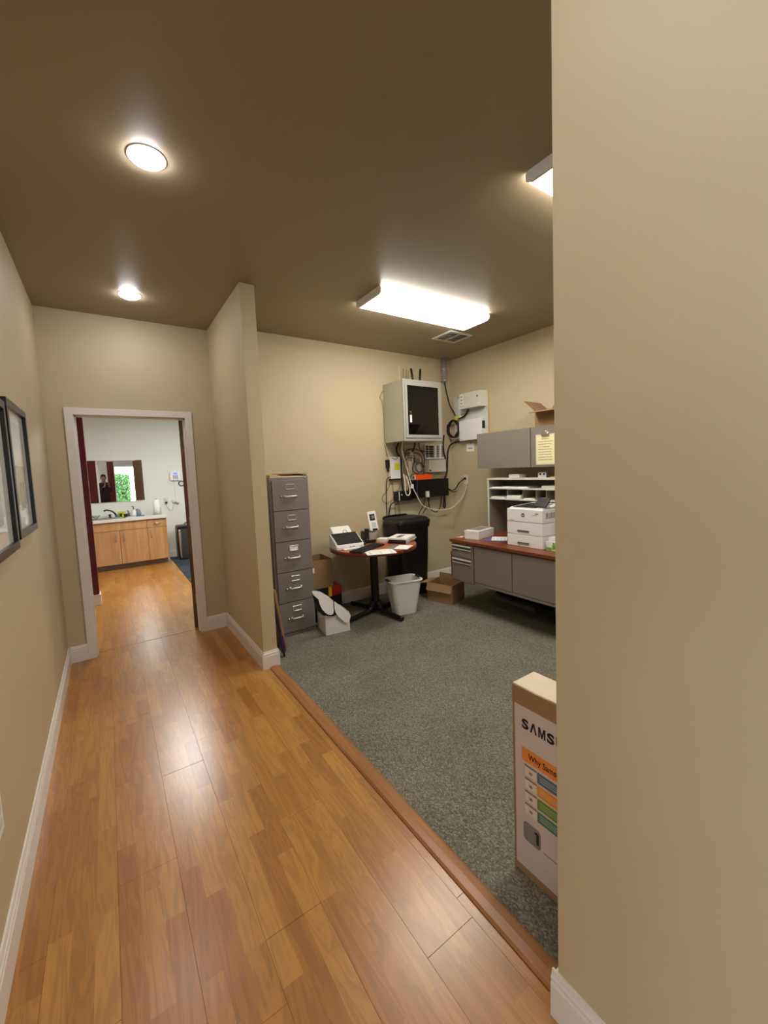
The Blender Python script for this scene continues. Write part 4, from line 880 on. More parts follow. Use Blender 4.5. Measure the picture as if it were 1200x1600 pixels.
t, yf = plate('telephone_panel', 3.36, 3.648, 1.425, 1.582, 0.08, M_['offwhite'], 'beige metal panel below the wiring block in the corner', 'panel')
obj('cover', bx(3.395, 3.644, yf - 0.004, yf + 0.001, 1.430, 1.578, 0.003), M_['offwhite'], t); obj('knockout', tb([(3.375, yf - 0.001, 1.447), (3.375, yf - 0.005, 1.447)], 0.012, smooth=False), M_['dark'], t)
t, yf = plate('wiring_block', 3.35, 3.655, 1.592, 1.782, 0.02, M_['offwhite'], 'off-white wiring block with rows of terminals under the network cabinet', 'terminal block')
for i, (a, b) in enumerate(((3.365, 3.40), (3.42, 3.485), (3.535, 3.575), (3.62, 3.648))):
    bm = BM()
    for k in range(7): box(bm, a, b, yf - 0.012, yf, 1.615 + k * 0.022, 1.629 + k * 0.022, 0.001, 1)
    s = obj('terminal_row', bm, M_['dark' if i in (0, 1) else 'greyp'], t)
for a, b, dz in ((3.495, 3.528, 0), (3.585, 3.612, 0.008)): obj('terminal_strip', bx(a, b, yf - 0.022, yf, 1.605, 1.765 + dz, 0.003), M_['white'], t)
obj('cover_strip', bx(3.35, 3.655, yf - 0.02, yf, 1.592, 1.612, 0.003), M_['white'], t)
t, yf = plate('battery_backup', 3.075, 3.665, 1.115, 1.340, 0.10, M_['blackm'], 'large black battery unit mounted on the wall under the orange box', 'power supply', 0.006)
obj('side_end', bx(3.66, 3.668, yf + 0.005, YB - 0.005, 1.12, 1.335, 0.002), M_['dark'], t)
obj('seam', bx(3.20, 3.206, yf - 0.0015, yf, 1.118, 1.337), M_['dark'], t)
t, yf = plate('router', 2.845, 3.070, 1.100, 1.215, 0.09, M_['black'], 'small black router with a white stripe beside the large black unit', 'router', 0.006)
obj('stripe', bx(2.866, 2.876, yf - 0.002, yf + 0.001, 1.105, 1.212), M_['white'], t)
obj('badge', tb([(2.91, yf - 0.003, 1.172), (2.91, yf, 1.172)], 0.011, seg=16, smooth=False), M_['bright'], t)
t = thing('orange_device', 'bright orange box standing on the large black unit', 'device', (3.24, 3.90, 1.341))
obj('body', bx(3.115, 3.375, 3.865, 3.96, 1.341, 1.402, 0.004), M_['orange'], t); obj('end_panel', bx(3.106, 3.1145, 3.868, 3.957, 1.344, 1.399, 0.002), M_['offwhite'], t); obj('port', bx(3.1040, 3.1065, 3.885, 3.905, 1.36, 1.385), M_['dark'], t)
t = thing('power_adapter', 'grey power adapter plugged below the large black unit', 'adapter', (3.29, 3.87, 1.15))
obj('body', bx(3.268, 3.308, 3.845, 3.8765, 1.118, 1.192, 0.005), M_['offwhite'], t); obj('cable_boot', bx(3.28, 3.296, 3.852, 3.87, 1.10, 1.118, 0.003), M_['black'], t)
t = thing('cream_splice', 'cream cable splice tube hanging under the network cabinet', 'splice', (3.07, 3.93, 1.49))
obj('tube', tb([(3.072, 3.93, 1.41), (3.078, 3.93, 1.57)], 0.028, seg=16, smooth=False), M_['beigecable'], t); obj('end_cap', tb([(3.072, 3.93, 1.398), (3.072, 3.93, 1.41)], 0.020, seg=16, smooth=False), M_['offwhite'], t)
for k, (x0, x1, z0, z1, m, lb_) in enumerate(((3.10, 3.15, 1.645, 1.69, 'beigecable', 'small cream junction box among the cables'), (3.128, 3.148, 1.55, 1.63, 'beigecable', 'narrow cream connector below the cream junction box'), (3.17, 3.25, 1.56, 1.615, 'greyp', 'grey junction box above the coiled wires'), (3.175, 3.285, 1.44, 1.55, 'offwhite', 'pale wall plate behind the coiled wires'))):
    tt, yy = plate('junction_box', x0, x1, z0, z1, 0.035 if k < 3 else 0.012, M_[m], lb_, 'junction box')
    obj('cover', bx(x0 + 0.004, x1 - 0.004, yy - 0.003, yy, z0 + 0.004, z1 - 0.004, 0.001, 1), M_[m], tt)

def cable(P, r, m, label, group='cables on the corner wall', cat='cable'):
    return tag(obj('cable', tb(P, r, seg=7), M_[m]), label, cat, group)
yb = 3.962
cable([(2.74, 3.955, 1.80), (2.751, yb, 1.76), (2.772, yb, 1.683), (2.786, 3.95, 1.632)], 0.004, 'beigecable', 'cream cable from the network cabinet to the white terminal box')
cable([(2.79, 3.93, 1.395), (2.75, 3.95, 1.377), (2.737, 3.955, 1.299), (2.734, 3.955, 1.151), (2.736, 3.969, 0.90)], 0.005, 'black', 'black cable hanging straight down by the white terminal box')
cable([(2.803, 3.955, 1.352), (2.754, yb, 1.241), (2.681, yb, 1.172), (2.683, yb, 1.114), (2.747, yb, 1.092), (2.819, yb, 1.12), (2.840, yb, 1.183), (2.832, yb, 1.277), (2.829, yb, 1.352)], 0.003, 'greycable', 'thin grey cable making a loose loop below the white terminal box')
cable([(2.896, 3.90, 1.794), (2.885, 3.93, 1.70), (2.95, 3.94, 1.612), (2.958, 3.945, 1.513), (2.952, 3.94, 1.422), (2.96, 3.94, 1.33), (2.965, 3.93, 1.216)], 0.011, 'dark', 'thick dark bundle from the network cabinet to the router')
cable([(2.93, 3.90, 1.794), (2.93, 3.92, 1.70), (2.972, 3.93, 1.60), (2.985, 3.93, 1.50), (2.975, 3.93, 1.36), (3.0, 3.93, 1.28), (3.01, 3.92, 1.216)], 0.006, 'greycable', 'grey cable beside the thick dark bundle')
cable([(2.898, 3.82, 1.794), (2.898, 3.83, 1.692), (2.943, 3.84, 1.552), (2.993, 3.84, 1.394), (3.016, 3.84, 1.31), (3.045, 3.84, 1.25), (3.095, 3.84, 1.162), (3.145, 3.84, 1.074), (3.198, 3.84, 1.018), (3.308, 3.84, 0.974), (3.422, 3.84, 0.945), (3.564, 3.83, 0.94), (3.69, 3.82, 0.97), (3.775, 3.76, 1.07), (3.80, 3.70, 1.20), (3.812, 3.708, 1.275)], 0.0065, 'beigecable', 'long cream extension cord sagging across to the wall socket')
tag(obj('cord_plug', bx(3.018, 3.048, 3.826, 3.854, 1.245, 1.295, 0.005), M_['white']), 'white plug body half way along the cream extension cord', 'plug')
cable([(2.925, 3.86, 1.42), (2.934, 3.85, 1.306), (2.94, 3.85, 1.198), (2.97, 3.85, 1.163), (3.002, 3.85, 1.186), (3.008, 3.855, 1.24), (2.99, 3.86, 1.33), (2.97, 3.87, 1.40)], 0.008, 'beigecable', 'cream cord doubled in a narrow hanging loop')
cable([(3.149, 3.90, 1.794), (3.144, 3.92, 1.72), (3.125, 3.935, 1.688)], 0.010, 'dark', 'thick dark cable dropping from the network cabinet onto the cream junction box')
cable([(3.005, 3.945, 1.58), (3.02, 3.94, 1.64), (3.06, 3.94, 1.672), (3.102, 3.945, 1.672)], 0.004, 'dark', 'thin dark cable curving into the cream junction box')
cable([(3.0, 3.945, 1.56), (3.08, 3.948, 1.618), (3.17, 3.935, 1.60)], 0.004, 'dark', 'thin dark cable curving into the grey junction box')
cable([(3.15, 3.945, 1.675), (3.21, 3.945, 1.67), (3.28, 3.945, 1.63), (3.295, 3.945, 1.52), (3.30, 3.94, 1.40)], 0.005, 'dark', 'dark cable arching from the cream junction box towards the beige panel')
P = [(3.235 + 0.062 * math.cos(a), 3.955 - 0.0018 * i, 1.495 + 0.062 * math.sin(a)) for i, a in enumerate([k * PI / 6 for k in range(0, 30)])]
bm = BM(); tube(bm, P, 0.0042, seg=6, sub=2); tag(obj('coiled_wire', bm, M_['greycable']), 'coil of grey wire on the pale wall plate', 'cable')
cable([(3.66, 3.93, 1.90), (3.655, 3.945, 1.796), (3.662, 3.945, 1.671), (3.685, 3.945, 1.599), (3.690, 3.945, 1.499), (3.705, 3.945, 1.444), (3.68, 3.945, 1.342)], 0.009, 'black', 'black cable running down past the beige panel')
cable([(3.814, 3.60, 1.815), (3.808, 3.75, 1.812), (3.80, 3.86, 1.80), (3.765, 3.93, 1.765), (3.735, 3.945, 1.69), (3.722, 3.945, 1.598), (3.715, 3.945, 1.499), (3.70, 3.945, 1.40), (3.66, 3.94, 1.342)], 0.011, 'black', 'thick black cable from under the white backboard round the corner')
cable([(3.272, 3.885, 1.114), (3.24, 3.89, 1.02), (3.225, 3.93, 0.955), (3.222, 3.969, 0.90)], 0.005, 'black', 'black cable below the large black unit, first beside the router')
cable([(3.29, 3.862, 1.10), (3.316, 3.88, 1.022), (3.30, 3.94, 0.95), (3.292, 3.969, 0.90)], 0.005, 'black', 'black cable dropping straight from the grey power adapter')
cable([(3.336, 3.89, 1.114), (3.344, 3.90, 1.002), (3.393, 3.90, 0.936), (3.463, 3.90, 0.916), (3.512, 3.90, 0.952), (3.538, 3.90, 1.012), (3.547, 3.895, 1.114)], 0.006, 'black', 'black cable hanging in a U below the large black unit')
cable([(3.585, 3.89, 1.114), (3.587, 3.89, 1.035), (3.579, 3.89, 0.985), (3.592, 3.89, 0.958), (3.608, 3.89, 0.985), (3.605, 3.89, 1.05), (3.60, 3.89, 1.114)], 0.009, 'black', 'short folded black plug lead below the large black unit')
cable([(2.869, 3.90, 1.10), (2.807, 3.93, 1.085), (2.773, 3.945, 1.042), (2.76, 3.969, 0.90)], 0.007, 'black', 'black cable arching down from the router')
cable([(2.855, 3.945, 1.10), (2.851, 3.95, 1.026), (2.869, 3.969, 0.90)], 0.0035, 'greycable', 'thin grey cable below the router corner')
cable([(2.884, 3.945, 1.10), (2.913, 3.95, 1.004), (2.94, 3.969, 0.90)], 0.0035, 'greycable', 'thin grey cable slanting below the router')
cable([(3.132, 3.855, 1.341), (3.130, 3.862, 1.30), (3.132, 3.862, 1.168), (3.165, 3.862, 1.10), (3.18, 3.90, 1.06)], 0.004, 'bluecable', 'blue-grey cable from the orange box down the black unit')
cable([(2.877, 3.945, 1.216), (2.922, 3.95, 1.264), (2.950, 3.945, 1.35), (2.93, 3.945, 1.362)], 0.004, 'greycable', 'grey cable slanting from the router to the white terminal box')
cable([(2.785, 3.95, 2.40), (2.742, 3.955, 2.391), (2.70, 3.96, 2.316), (2.735, 3.96, 2.269), (2.742, 3.96, 2.035), (2.742, 3.96, 1.837), (2.768, 3.96, 1.64)], 0.003, 'greycable', 'thin grey wire along the side of the network cabinet')

for P, r, m, lb_ in (
    ([(2.99, 3.93, 1.794), (3.00, 3.945, 1.70), (3.03, 3.945, 1.62), (3.02, 3.945, 1.54), (3.04, 3.945, 1.45), (3.10, 3.93, 1.403)], 0.005, 'greycable', 'grey cable winding down to the orange box past the cream splice'),
    ([(3.16, 3.95, 1.64), (3.20, 3.95, 1.60), (3.155, 3.95, 1.53), (3.14, 3.95, 1.46), (3.20, 3.945, 1.415), (3.27, 3.945, 1.45)], 0.004, 'dark', 'thin dark cable curling round the pale wall plate'),
    ([(3.02, 3.95, 1.66), (3.08, 3.955, 1.71), (3.20, 3.955, 1.72), (3.30, 3.955, 1.68), (3.335, 3.955, 1.60), (3.325, 3.955, 1.50), (3.33, 3.95, 1.41)], 0.005, 'dark', 'dark cable arching beside the wiring block'),
    ([(2.80, 3.91, 1.62), (2.87, 3.92, 1.60), (2.90, 3.922, 1.65), (2.88, 3.93, 1.72), (2.86, 3.93, 1.794)], 0.003, 'dark', 'thin dark wire looping over the white terminal box'),
    ([(2.97, 3.94, 1.44), (3.0, 3.945, 1.41), (3.03, 3.94, 1.36), (3.06, 3.93, 1.345)], 0.006, 'offwhite', 'short off-white cable between the cream loop and the black unit'),
    ([(3.23, 3.93, 1.794), (3.25, 3.945, 1.74), (3.29, 3.95, 1.70), (3.345, 3.955, 1.69)], 0.006, 'dark', 'dark cable from the network cabinet into the wiring block')):
    cable(P, r, m, lb_)

t = thing('backboard', 'white painted equipment backboard on the wall beside the network cabinet', 'board', (XR, 3.58, 2.1))
obj('panel', bx(XR - 0.02, XR - 0.0005, 3.325, 3.885, 1.845, 2.372, 0.002), mat('white_painted_board', (206, 206, 200), 0.6, noise=0.03), t)
obj('edge_strip', bx(XR - 0.021, XR - 0.001, 3.318, 3.325, 1.845, 2.372, 0.001), M_['manila'], t)
for a, b in ((3.34, 2.355), (3.34, 1.93), (3.34, 2.15), (3.87, 2.355)): obj('screw', tb([(XR - 0.022, a, b), (XR - 0.020, a, b)], 0.006, smooth=False), M_['zinc'], t)
t = thing('alarm_enclosure', 'grey steel enclosure at the top of the white backboard', 'enclosure', (XR - 0.07, 3.53, 2.28))
bm = BM(); prism(bm, [(XR - 0.021, 3.34, 2.19), (XR - 0.12, 3.37, 2.19), (XR - 0.12, 3.69, 2.19), (XR - 0.021, 3.70, 2.19)], (0, 0, 0.185)); obj('body', bm, M_['offwhite'], t)
obj('label_sheet', bx(XR - 0.1212, XR - 0.1198, 3.625, 3.68, 2.235, 2.365), M_['paper'], t)
for z in (2.25, 2.29, 2.33): obj('print', bx(XR - 0.1216, XR - 0.1211, 3.64, 3.665, z, z + 0.016), M_['greyp'], t)
obj('lock', tb([(XR - 0.124, 3.395, 2.31), (XR - 0.119, 3.395, 2.31)], 0.010, smooth=False), M_['dark'], t)
t = thing('phone_system', 'white phone system unit low on the white backboard', 'device', (XR - 0.05, 3.54, 1.93))
obj('body', bx(XR - 0.08, XR - 0.021, 3.365, 3.745, 1.805, 2.055, 0.006), M_['white'], t); obj('side_grille', bx(XR - 0.079, XR - 0.03, 3.362, 3.3655, 1.93, 2.02, 0.001), M_['dark'], t); obj('small_print', bx(XR - 0.0808, XR - 0.0798, 3.69, 3.735, 1.818, 1.824), M_['greyp'], t)
t = thing('cable_trunking', 'narrow white trunking strip standing beside the grey enclosure', 'trunking', (XR - 0.03, 3.78, 2.2))
obj('channel', bx(XR - 0.045, XR - 0.021, 3.765, 3.785, 2.10, 2.36, 0.002), M_['white'], t); obj('end_clip', bx(XR - 0.05, XR - 0.021, 3.76, 3.79, 2.345, 2.362, 0.002), M_['zinc'], t)
P = [(XR - 0.055 - 0.004 * (i % 5), 3.865 + (0.100 + 0.012 * math.sin(i * 1.7)) * math.cos(a), 1.97 + (0.104 + 0.006 * math.cos(i * 2.1)) * math.sin(a)) for i, a in enumerate([k * PI / 6 for k in range(0, 61)])]
bm = BM(); tube(bm, P, 0.0125, seg=6, sub=2)
tag(obj('cable_coil', bm, M_['rubber']), 'thick coil of black cable hanging beside the white phone unit', 'cable')
cable([(3.69, 3.93, 2.578), (3.74, 3.94, 2.42), (3.78, 3.93, 2.28), (3.795, 3.87, 2.17), (3.79, 3.83, 2.09)], 0.008, 'black', 'black cable from the conduit down to the coil')
cable([(XR - 0.055, 3.60, 2.192), (XR - 0.05, 3.64, 2.14), (XR - 0.055, 3.70, 2.10), (XR - 0.06, 3.80, 2.085)], 0.011, 'black', 'short thick black cable from the coil into the grey enclosure')
cable([(XR - 0.03, 3.62, 2.19), (XR - 0.03, 3.66, 2.155), (XR - 0.03, 3.76, 2.135)], 0.004, 'greycable', 'thin grey cable below the grey enclosure')
tag(obj('yellow_tag', bx(XR - 0.075, XR - 0.072, 3.765, 3.815, 2.075, 2.125, mtx=None), M_['ytag']), 'yellow tag tied at the top of the cable coil', 'tag')
t = thing('hanging_tag', 'small white paper tag hanging below the white backboard', 'tag', (XR - 0.004, 3.635, 1.71))
obj('sheet', bx(XR - 0.004, XR - 0.001, 3.575, 3.70, 1.665, 1.765), M_['paper'], t); obj('print', bx(XR - 0.0046, XR - 0.0039, 3.60, 3.67, 1.70, 1.712), M_['greyp'], t); obj('string', tb([(XR - 0.003, 3.62, 1.76), (XR - 0.003, 3.615, 1.815)], 0.003, smooth=False), M_['dark'], t)
t = thing('wall_socket', 'cream wall socket above the desk end with two plugs', 'outlet', (XR, 3.725, 1.31))
obj('plate', bx(XR - 0.006, XR - 0.0005, 3.688, 3.762, 1.255, 1.37, 0.003), M_['beigecable'], t)
for z in (1.29, 1.335): obj('socket', bx(XR - 0.008, XR - 0.005, 3.708, 3.742, z - 0.015, z + 0.015, 0.002), M_['offwhite'], t)
obj('black_plug', bx(XR - 0.030, XR - 0.008, 3.712, 3.738, 1.312, 1.342, 0.004), M_['black'], t)
cable([(XR - 0.03, 3.725, 1.325), (XR - 0.04, 3.81, 1.27), (XR - 0.045, 3.873, 1.195), (XR - 0.05, 3.93, 1.170), (3.74, 3.935, 1.185), (3.669, 3.93, 1.215)], 0.007, 'black', 'black power cord from the wall socket to the large black unit')
cable([(XR - 0.045, 3.86, 1.16), (XR - 0.05, 3.92, 1.150), (3.74, 3.925, 1.165), (3.669, 3.92, 1.20)], 0.006, 'black', 'short black cord curled under the power cord')

# ------------------------------------------------------------------ kitchen
t = thing('sink_cabinet', 'maple veneer sink cabinet with three doors and one drawer in the kitchen', 'cabinet', (0.1, 8.25, 0))
kx0, kx1, kf_ = -1.10, 0.812, 8.0
obj('body', bx(kx0, kx1, kf_ + 0.019, YK - 0.005, 0.085, 0.800), M_['maple'], t)
obj('toe_kick', bx(kx0, kx1 - 0.01, kf_ + 0.07, kf_ + 0.085, 0.002, 0.085), M_['toe'], t)
def khandle(x, z0, z1, p):
    obj('handle', tb([(x, kf_ - 0.002, z0), (x, kf_ - 0.028, z0 + 0.006), (x, kf_ - 0.028, z1 - 0.006), (x, kf_ - 0.002, z1)], 0.006, sub=3), M_['chrome'], p)
for a, b, hx in ((-1.09, -0.695, -0.75), (-0.69, -0.295, -0.63), (-0.288, 0.107, 0.055), (0.113, 0.508, 0.165), (0.515, 0.810, 0.562)):
    d = obj('door', bx(a + 0.002, b - 0.002, kf_, kf_ + 0.018, 0.088, 0.645, 0.002), M_['maple'], t); khandle(hx, 0.475, 0.60, d)
obj('false_front', bx(-0.688, 0.508, kf_, kf_ + 0.018, 0.652, 0.792, 0.002), M_['maple'], t)
d = obj('drawer', bx(0.515, 0.810, kf_, kf_ + 0.018, 0.652, 0.792, 0.002), M_['maple'], t)
obj('handle', tb([(0.62, kf_ - 0.002, 0.722), (0.627, kf_ - 0.03, 0.722), (0.70, kf_ - 0.03, 0.722), (0.707, kf_ - 0.002, 0.722)], 0.008, sub=3), M_['chrome'], d)
t = thing('kitchen_counter', 'white laminate counter with a splashback on the maple cabinet', 'counter', (0.1, 8.25, 0.801))
kc0, kc1 = 0.8005, 0.845
bm = BM()
sx0, sx1, sy0, sy1 = -0.62, 0.20, 8.07, 8.40
for a, b, c, d in ((kx0, kx1 + 0.012, 7.965, sy0), (kx0, kx1 + 0.012, sy1, YK - 0.001), (kx0, sx0, sy0, sy1), (sx1, kx1 + 0.012, sy0, sy1)): box(bm, a, b, c, d, kc0, kc1)
obj('worktop', bm, M_['laminate'], t)
obj('splashback', bx(kx0, kx1 + 0.012, YK - 0.022, YK - 0.001, kc1, 0.942, 0.003), M_['laminate'], t)
t = thing('kitchen_sink', 'stainless sink let into the white counter', 'sink', (-0.2, 8.24, kc1))
bm = BM(); loft(bm, [rrect(-0.21, 8.235, 0.86, 0.37, 0.04, kc1 + 0.001), rrect(-0.21, 8.235, 0.85, 0.36, 0.04, kc1 + 0.006), rrect(-0.21, 8.225, 0.77, 0.27, 0.04, kc1 + 0.005), rrect(-0.21, 8.225, 0.75, 0.25, 0.05, kc1 - 0.012), rrect(-0.21, 8.225, 0.70, 0.21, 0.05, kc1 - 0.028)], cap0=False); obj('basin', bm, M_['bright'], t)
t = thing('kitchen_faucet', 'dark curved faucet at the back of the kitchen sink', 'faucet', (0.09, 8.385, kc1 + 0.006))
obj('base', lt([(0, 0), (0.024, 0), (0.022, 0.02), (0.014, 0.03), (0, 0.03)], (0.09, 8.385, kc1 + 0.006), 16), M_['stainless'], t)
obj('spout', tb([(0.09, 8.385, kc1 + 0.03), (0.065, 8.36, 0.925), (0.02, 8.33, 0.965), (-0.04, 8.30, 0.985), (-0.07, 8.285, 0.98), (-0.075, 8.283, 0.965)], 0.013), M_['dark'], t)
for xx in (0.0, 0.16):
    h = obj('handle', lt([(0, 0), (0.02, 0), (0.014, 0.03), (0.024, 0.04), (0.022, 0.052), (0, 0.056)], (xx, 8.385, kc1 + 0.006), 14), M_['dark'], t)
t = thing('glass_bowl', 'small clear bowl at the sink beside the red pier', 'bowl', (-0.20, 8.38, kc1 + 0.007))
obj('bowl', lt([(0, 0), (0.03, 0), (0.06, 0.045), (0.062, 0.05), (0.057, 0.046), (0.028, 0.006), (0, 0.006)], (-0.20, 8.38, kc1 + 0.007), 24), M_['acrylic'], t)
def kthing(name, prof, c, m, label, cat, seg=18):
    return single(name, lt(prof, c, seg), m, label, cat, c)
single('sponge', bx(0.13, 0.215, 8.425, 8.46, kc1 + 0.001, kc1 + 0.09, 0.008), M_['sponge'], 'lime yellow sponge standing behind the faucet', 'sponge', (0.17, 8.44, kc1 + 0.001))
t = thing('dark_cup', 'dark cup with a handle on the counter in front of the sponge', 'cup', (0.225, 8.30, kc1 + 0.001))
obj('cup', lt([(0, 0), (0.026, 0), (0.03, 0.05), (0.027, 0.05), (0.024, 0.004), (0, 0.004)], (0.225, 8.30, kc1 + 0.001), 18), M_['dark'], t); obj('handle', tb([(0.254, 8.30, kc1 + 0.045), (0.272, 8.30, kc1 + 0.038), (0.270, 8.30, kc1 + 0.018), (0.252, 8.30, kc1 + 0.012)], 0.004), M_['dark'], t)
t = thing('bottle_brush', 'grey dish brush standing behind the dark cup', 'brush', (0.275, 8.40, kc1 + 0.001))
obj('holder', lt([(0, 0), (0.026, 0), (0.022, 0.055), (0, 0.055)], (0.275, 8.40, kc1 + 0.001), 16), M_['greyp'], t); obj('handle', tb([(0.275, 8.40, kc1 + 0.054), (0.27, 8.40, kc1 + 0.09), (0.255, 8.40, kc1 + 0.10)], 0.010), M_['greyp'], t)
t = thing('soap_dispenser', 'white soap bottle with a black pump on the kitchen counter', 'bottle', (0.35, 8.33, kc1 + 0.001))
obj('bottle', lt([(0, 0), (0.034, 0), (0.036, 0.02), (0.036, 0.085), (0.014, 0.105), (0.012, 0.115), (0, 0.115)], (0.35, 8.33, kc1 + 0.001), 20), M_['white'], t); obj('pump', tb([(0.35, 8.33, kc1 + 0.11), (0.35, 8.33, kc1 + 0.165), (0.325, 8.33, kc1 + 0.168)], 0.008, smooth=False), M_['black'], t)
t = thing('soap_jug', 'blue-grey rounded detergent bottle beside the white soap bottle', 'bottle', (0.42, 8.34, kc1 + 0.001))
bm = BM(); loft(bm, [rrect(0.42, 8.34, 0.085, 0.05, 0.02, kc1 + 0.001), rrect(0.42, 8.34, 0.09, 0.055, 0.024, kc1 + 0.05), rrect(0.415, 8.34, 0.07, 0.045, 0.02, kc1 + 0.10), rrect(0.405, 8.34, 0.03, 0.03, 0.012, kc1 + 0.125)], smooth=True); obj('bottle', bm, M_['greybl'], t)
obj('cap', lt([(0, 0), (0.012, 0), (0.011, 0.018), (0, 0.018)], (0.405, 8.34, kc1 + 0.1252), 14), M_['white'], t)
single('dish_cloth', bx(0.38, 0.50, 8.20, 8.29, kc1 + 0.001, kc1 + 0.009, 0.003), M_['bluep'], 'folded blue cloth lying in front of the detergent bottle', 'cloth', (0.44, 8.25, kc1 + 0.001))
t = thing('paper_towel_roll', 'roll of white paper towel on a wire holder at the counter end', 'paper towel', (0.70, 8.26, kc1 + 0.001))
obj('roll', lt([(0.012, 0.012), (0.052, 0.012), (0.052, 0.262), (0.012, 0.262)], (0.70, 8.26, kc1 + 0.001), 28), M_['paper'], t)
h = obj('holder', lt([(0, 0), (0.075, 0), (0.075, 0.008), (0.0, 0.008)], (0.70, 8.26, kc1 + 0.001), 24), M_['zinc'], t)
obj('rod', tb([(0.70, 8.26, kc1 + 0.008), (0.70, 8.26, kc1 + 0.285)], 0.006, smooth=False), M_['zinc'], h); obj('rod', tb([(0.765, 8.25, kc1 + 0.006), (0.772, 8.25, kc1 + 0.10), (0.765, 8.25, kc1 + 0.12), (0.758, 8.25, kc1 + 0.10), (0.765, 8.25, kc1 + 0.0085)], 0.003), M_['zinc'], h)
MT = math.radians(-0.40)
t = thing('wall_mirror', 'wide frameless mirror on the kitchen wall above the sink', 'mirror', (-0.2, YK - 0.012, 1.47))
mm = Matrix.Translation((0, YK - 0.012, 1.47)) @ Matrix.Rotation(MT, 4, 'X')
obj('glass', bx(-0.95, 0.545, -0.003, 0.003, -0.36, 0.36, mtx=mm), M_['mirror'], t)
for xx in (0.45, -0.6):
    obj('clip', bx(xx - 0.012, xx + 0.012, -0.007, 0.006, 0.352, 0.368, 0.002, mtx=mm), M_['zinc'], t); obj('clip', bx(xx - 0.012, xx + 0.012, -0.007, 0.006, -0.368, -0.352, 0.002, mtx=mm), M_['zinc'], t)
t = thing('security_keypad', 'white alarm keypad with a blue display on the kitchen wall', 'keypad', (1.065, YK, 1.515))
obj('housing', bx(0.98, 1.15, YK - 0.045, YK - 0.0005, 1.435, 1.60, 0.008), M_['white'], t); obj('display', bx(1.04, 1.10, YK - 0.047, YK - 0.044, 1.545, 1.580, 0.001, 1), M_['bluesc'], t)
for i in range(12): obj('key', bx(1.028 + (i % 3) * 0.030, 1.048 + (i % 3) * 0.030, YK - 0.048, YK - 0.044, 1.458 + (i // 3) * 0.020, 1.472 + (i // 3) * 0.020, 0.001, 1), M_['greybl'], t)
P = [(1.165 + 0.045 * math.cos(a), YK - 0.008 - 0.0009 * i, 1.375 + 0.045 * math.sin(a)) for i, a in enumerate([k * PI / 6 for k in range(0, 25)])]
tag(obj('cable_ring', tb(P, 0.006, seg=6, sub=2), M_['dark']), 'small dark ring of cable hanging under the alarm keypad', 'cable')
tag(obj('cable', tb([(1.035, YK - 0.008, 1.434), (1.045, YK - 0.008, 1.25), (1.05, YK - 0.008, 1.06)], 0.004), M_['offwhite']), 'thin white cable from the alarm keypad down the kitchen wall', 'cable')
t = thing('kitchen_outlet', 'cream outlet plate with plugs on the kitchen wall by the paper towel', 'outlet', (0.885, YK, 1.06))
obj('plate', bx(0.848, 0.922, YK - 0.007, YK - 0.0005, 1.0, 1.125, 0.003), M_['beigecable'], t); obj('plug', bx(0.868, 0.902, YK - 0.035, YK - 0.007, 1.015, 1.050, 0.005), M_['dark'], t); obj('plug', bx(0.87, 0.90, YK - 0.03, YK - 0.007, 1.075, 1.105, 0.005), M_['offwhite'], t)
tag(obj('cable', tb([(0.885, YK - 0.03, 1.016), (0.90, YK - 0.03, 0.95), (0.95, YK - 0.02, 0.88), (0.99, YK - 0.012, 0.92), (1.0, YK - 0.012, 1.01)], 0.004), M_['offwhite']), 'white cable looping from the cream kitchen outlet', 'cable')
t = thing('plug_adapter', 'off-white slanted plug adapter on the kitchen wall below the keypad', 'adapter', (1.04, YK, 1.03))
obj('body', bx(-0.065, 0.065, YK - 0.03, YK - 0.0005, -0.02, 0.02, 0.006, mtx=Matrix.Translation((1.04, 0, 1.03)) @ Matrix.Rotation(0.45, 4, 'Y')), M_['offwhite'], t); obj('band', bx(-0.02, 0.05, YK - 0.0315, YK - 0.029, -0.012, 0.004, mtx=Matrix.Translation((1.04, 0, 1.03)) @ Matrix.Rotation(0.45, 4, 'Y')), M_['greyp'], t)
t = thing('pedal_bin', 'tall dark stainless pedal bin on the kitchen carpet', 'bin', (1.16, 8.18, 0.001))
bm = BM(); loft(bm, [rrect(1.17, 8.20, 0.36, 0.30, 0.04, 0.03, 8), rrect(1.17, 8.20, 0.38, 0.31, 0.045, 0.56, 8)], smooth=False); obj('body', bm, M_['stainless'], t)
bm = BM(); loft(bm, [rrect(1.17, 8.20, 0.385, 0.315, 0.045, 0.002, 8), rrect(1.17, 8.20, 0.385, 0.315, 0.045, 0.03, 8)]); obj('base', bm, M_['black'], t)
bm = BM(); loft(bm, [rrect(1.17, 8.20, 0.39, 0.32, 0.045, 0.561, 8), rrect(1.17, 8.20, 0.385, 0.315, 0.045, 0.60, 8), rrect(1.17, 8.20, 0.35, 0.28, 0.04, 0.613, 8)]); obj('lid', bm, M_['black'], t)
bm = BM(); tube(bm, [(1.018, 8.055, 0.04), (1.012, 8.048, 0.2), (1.010, 8.045, 0.4), (1.008, 8.045, 0.555)], 0.022, seg=12); obj('corner_trim', bm, M_['bright'], t)
obj('side_panel', bx(0.974, 0.980, 8.08, 8.33, 0.032, 0.558, 0.001, 1), M_['black'], t)
obj('pedal', bx(1.12, 1.22, 8.01, 8.045, 0.012, 0.024, 0.003), M_['black'], t)

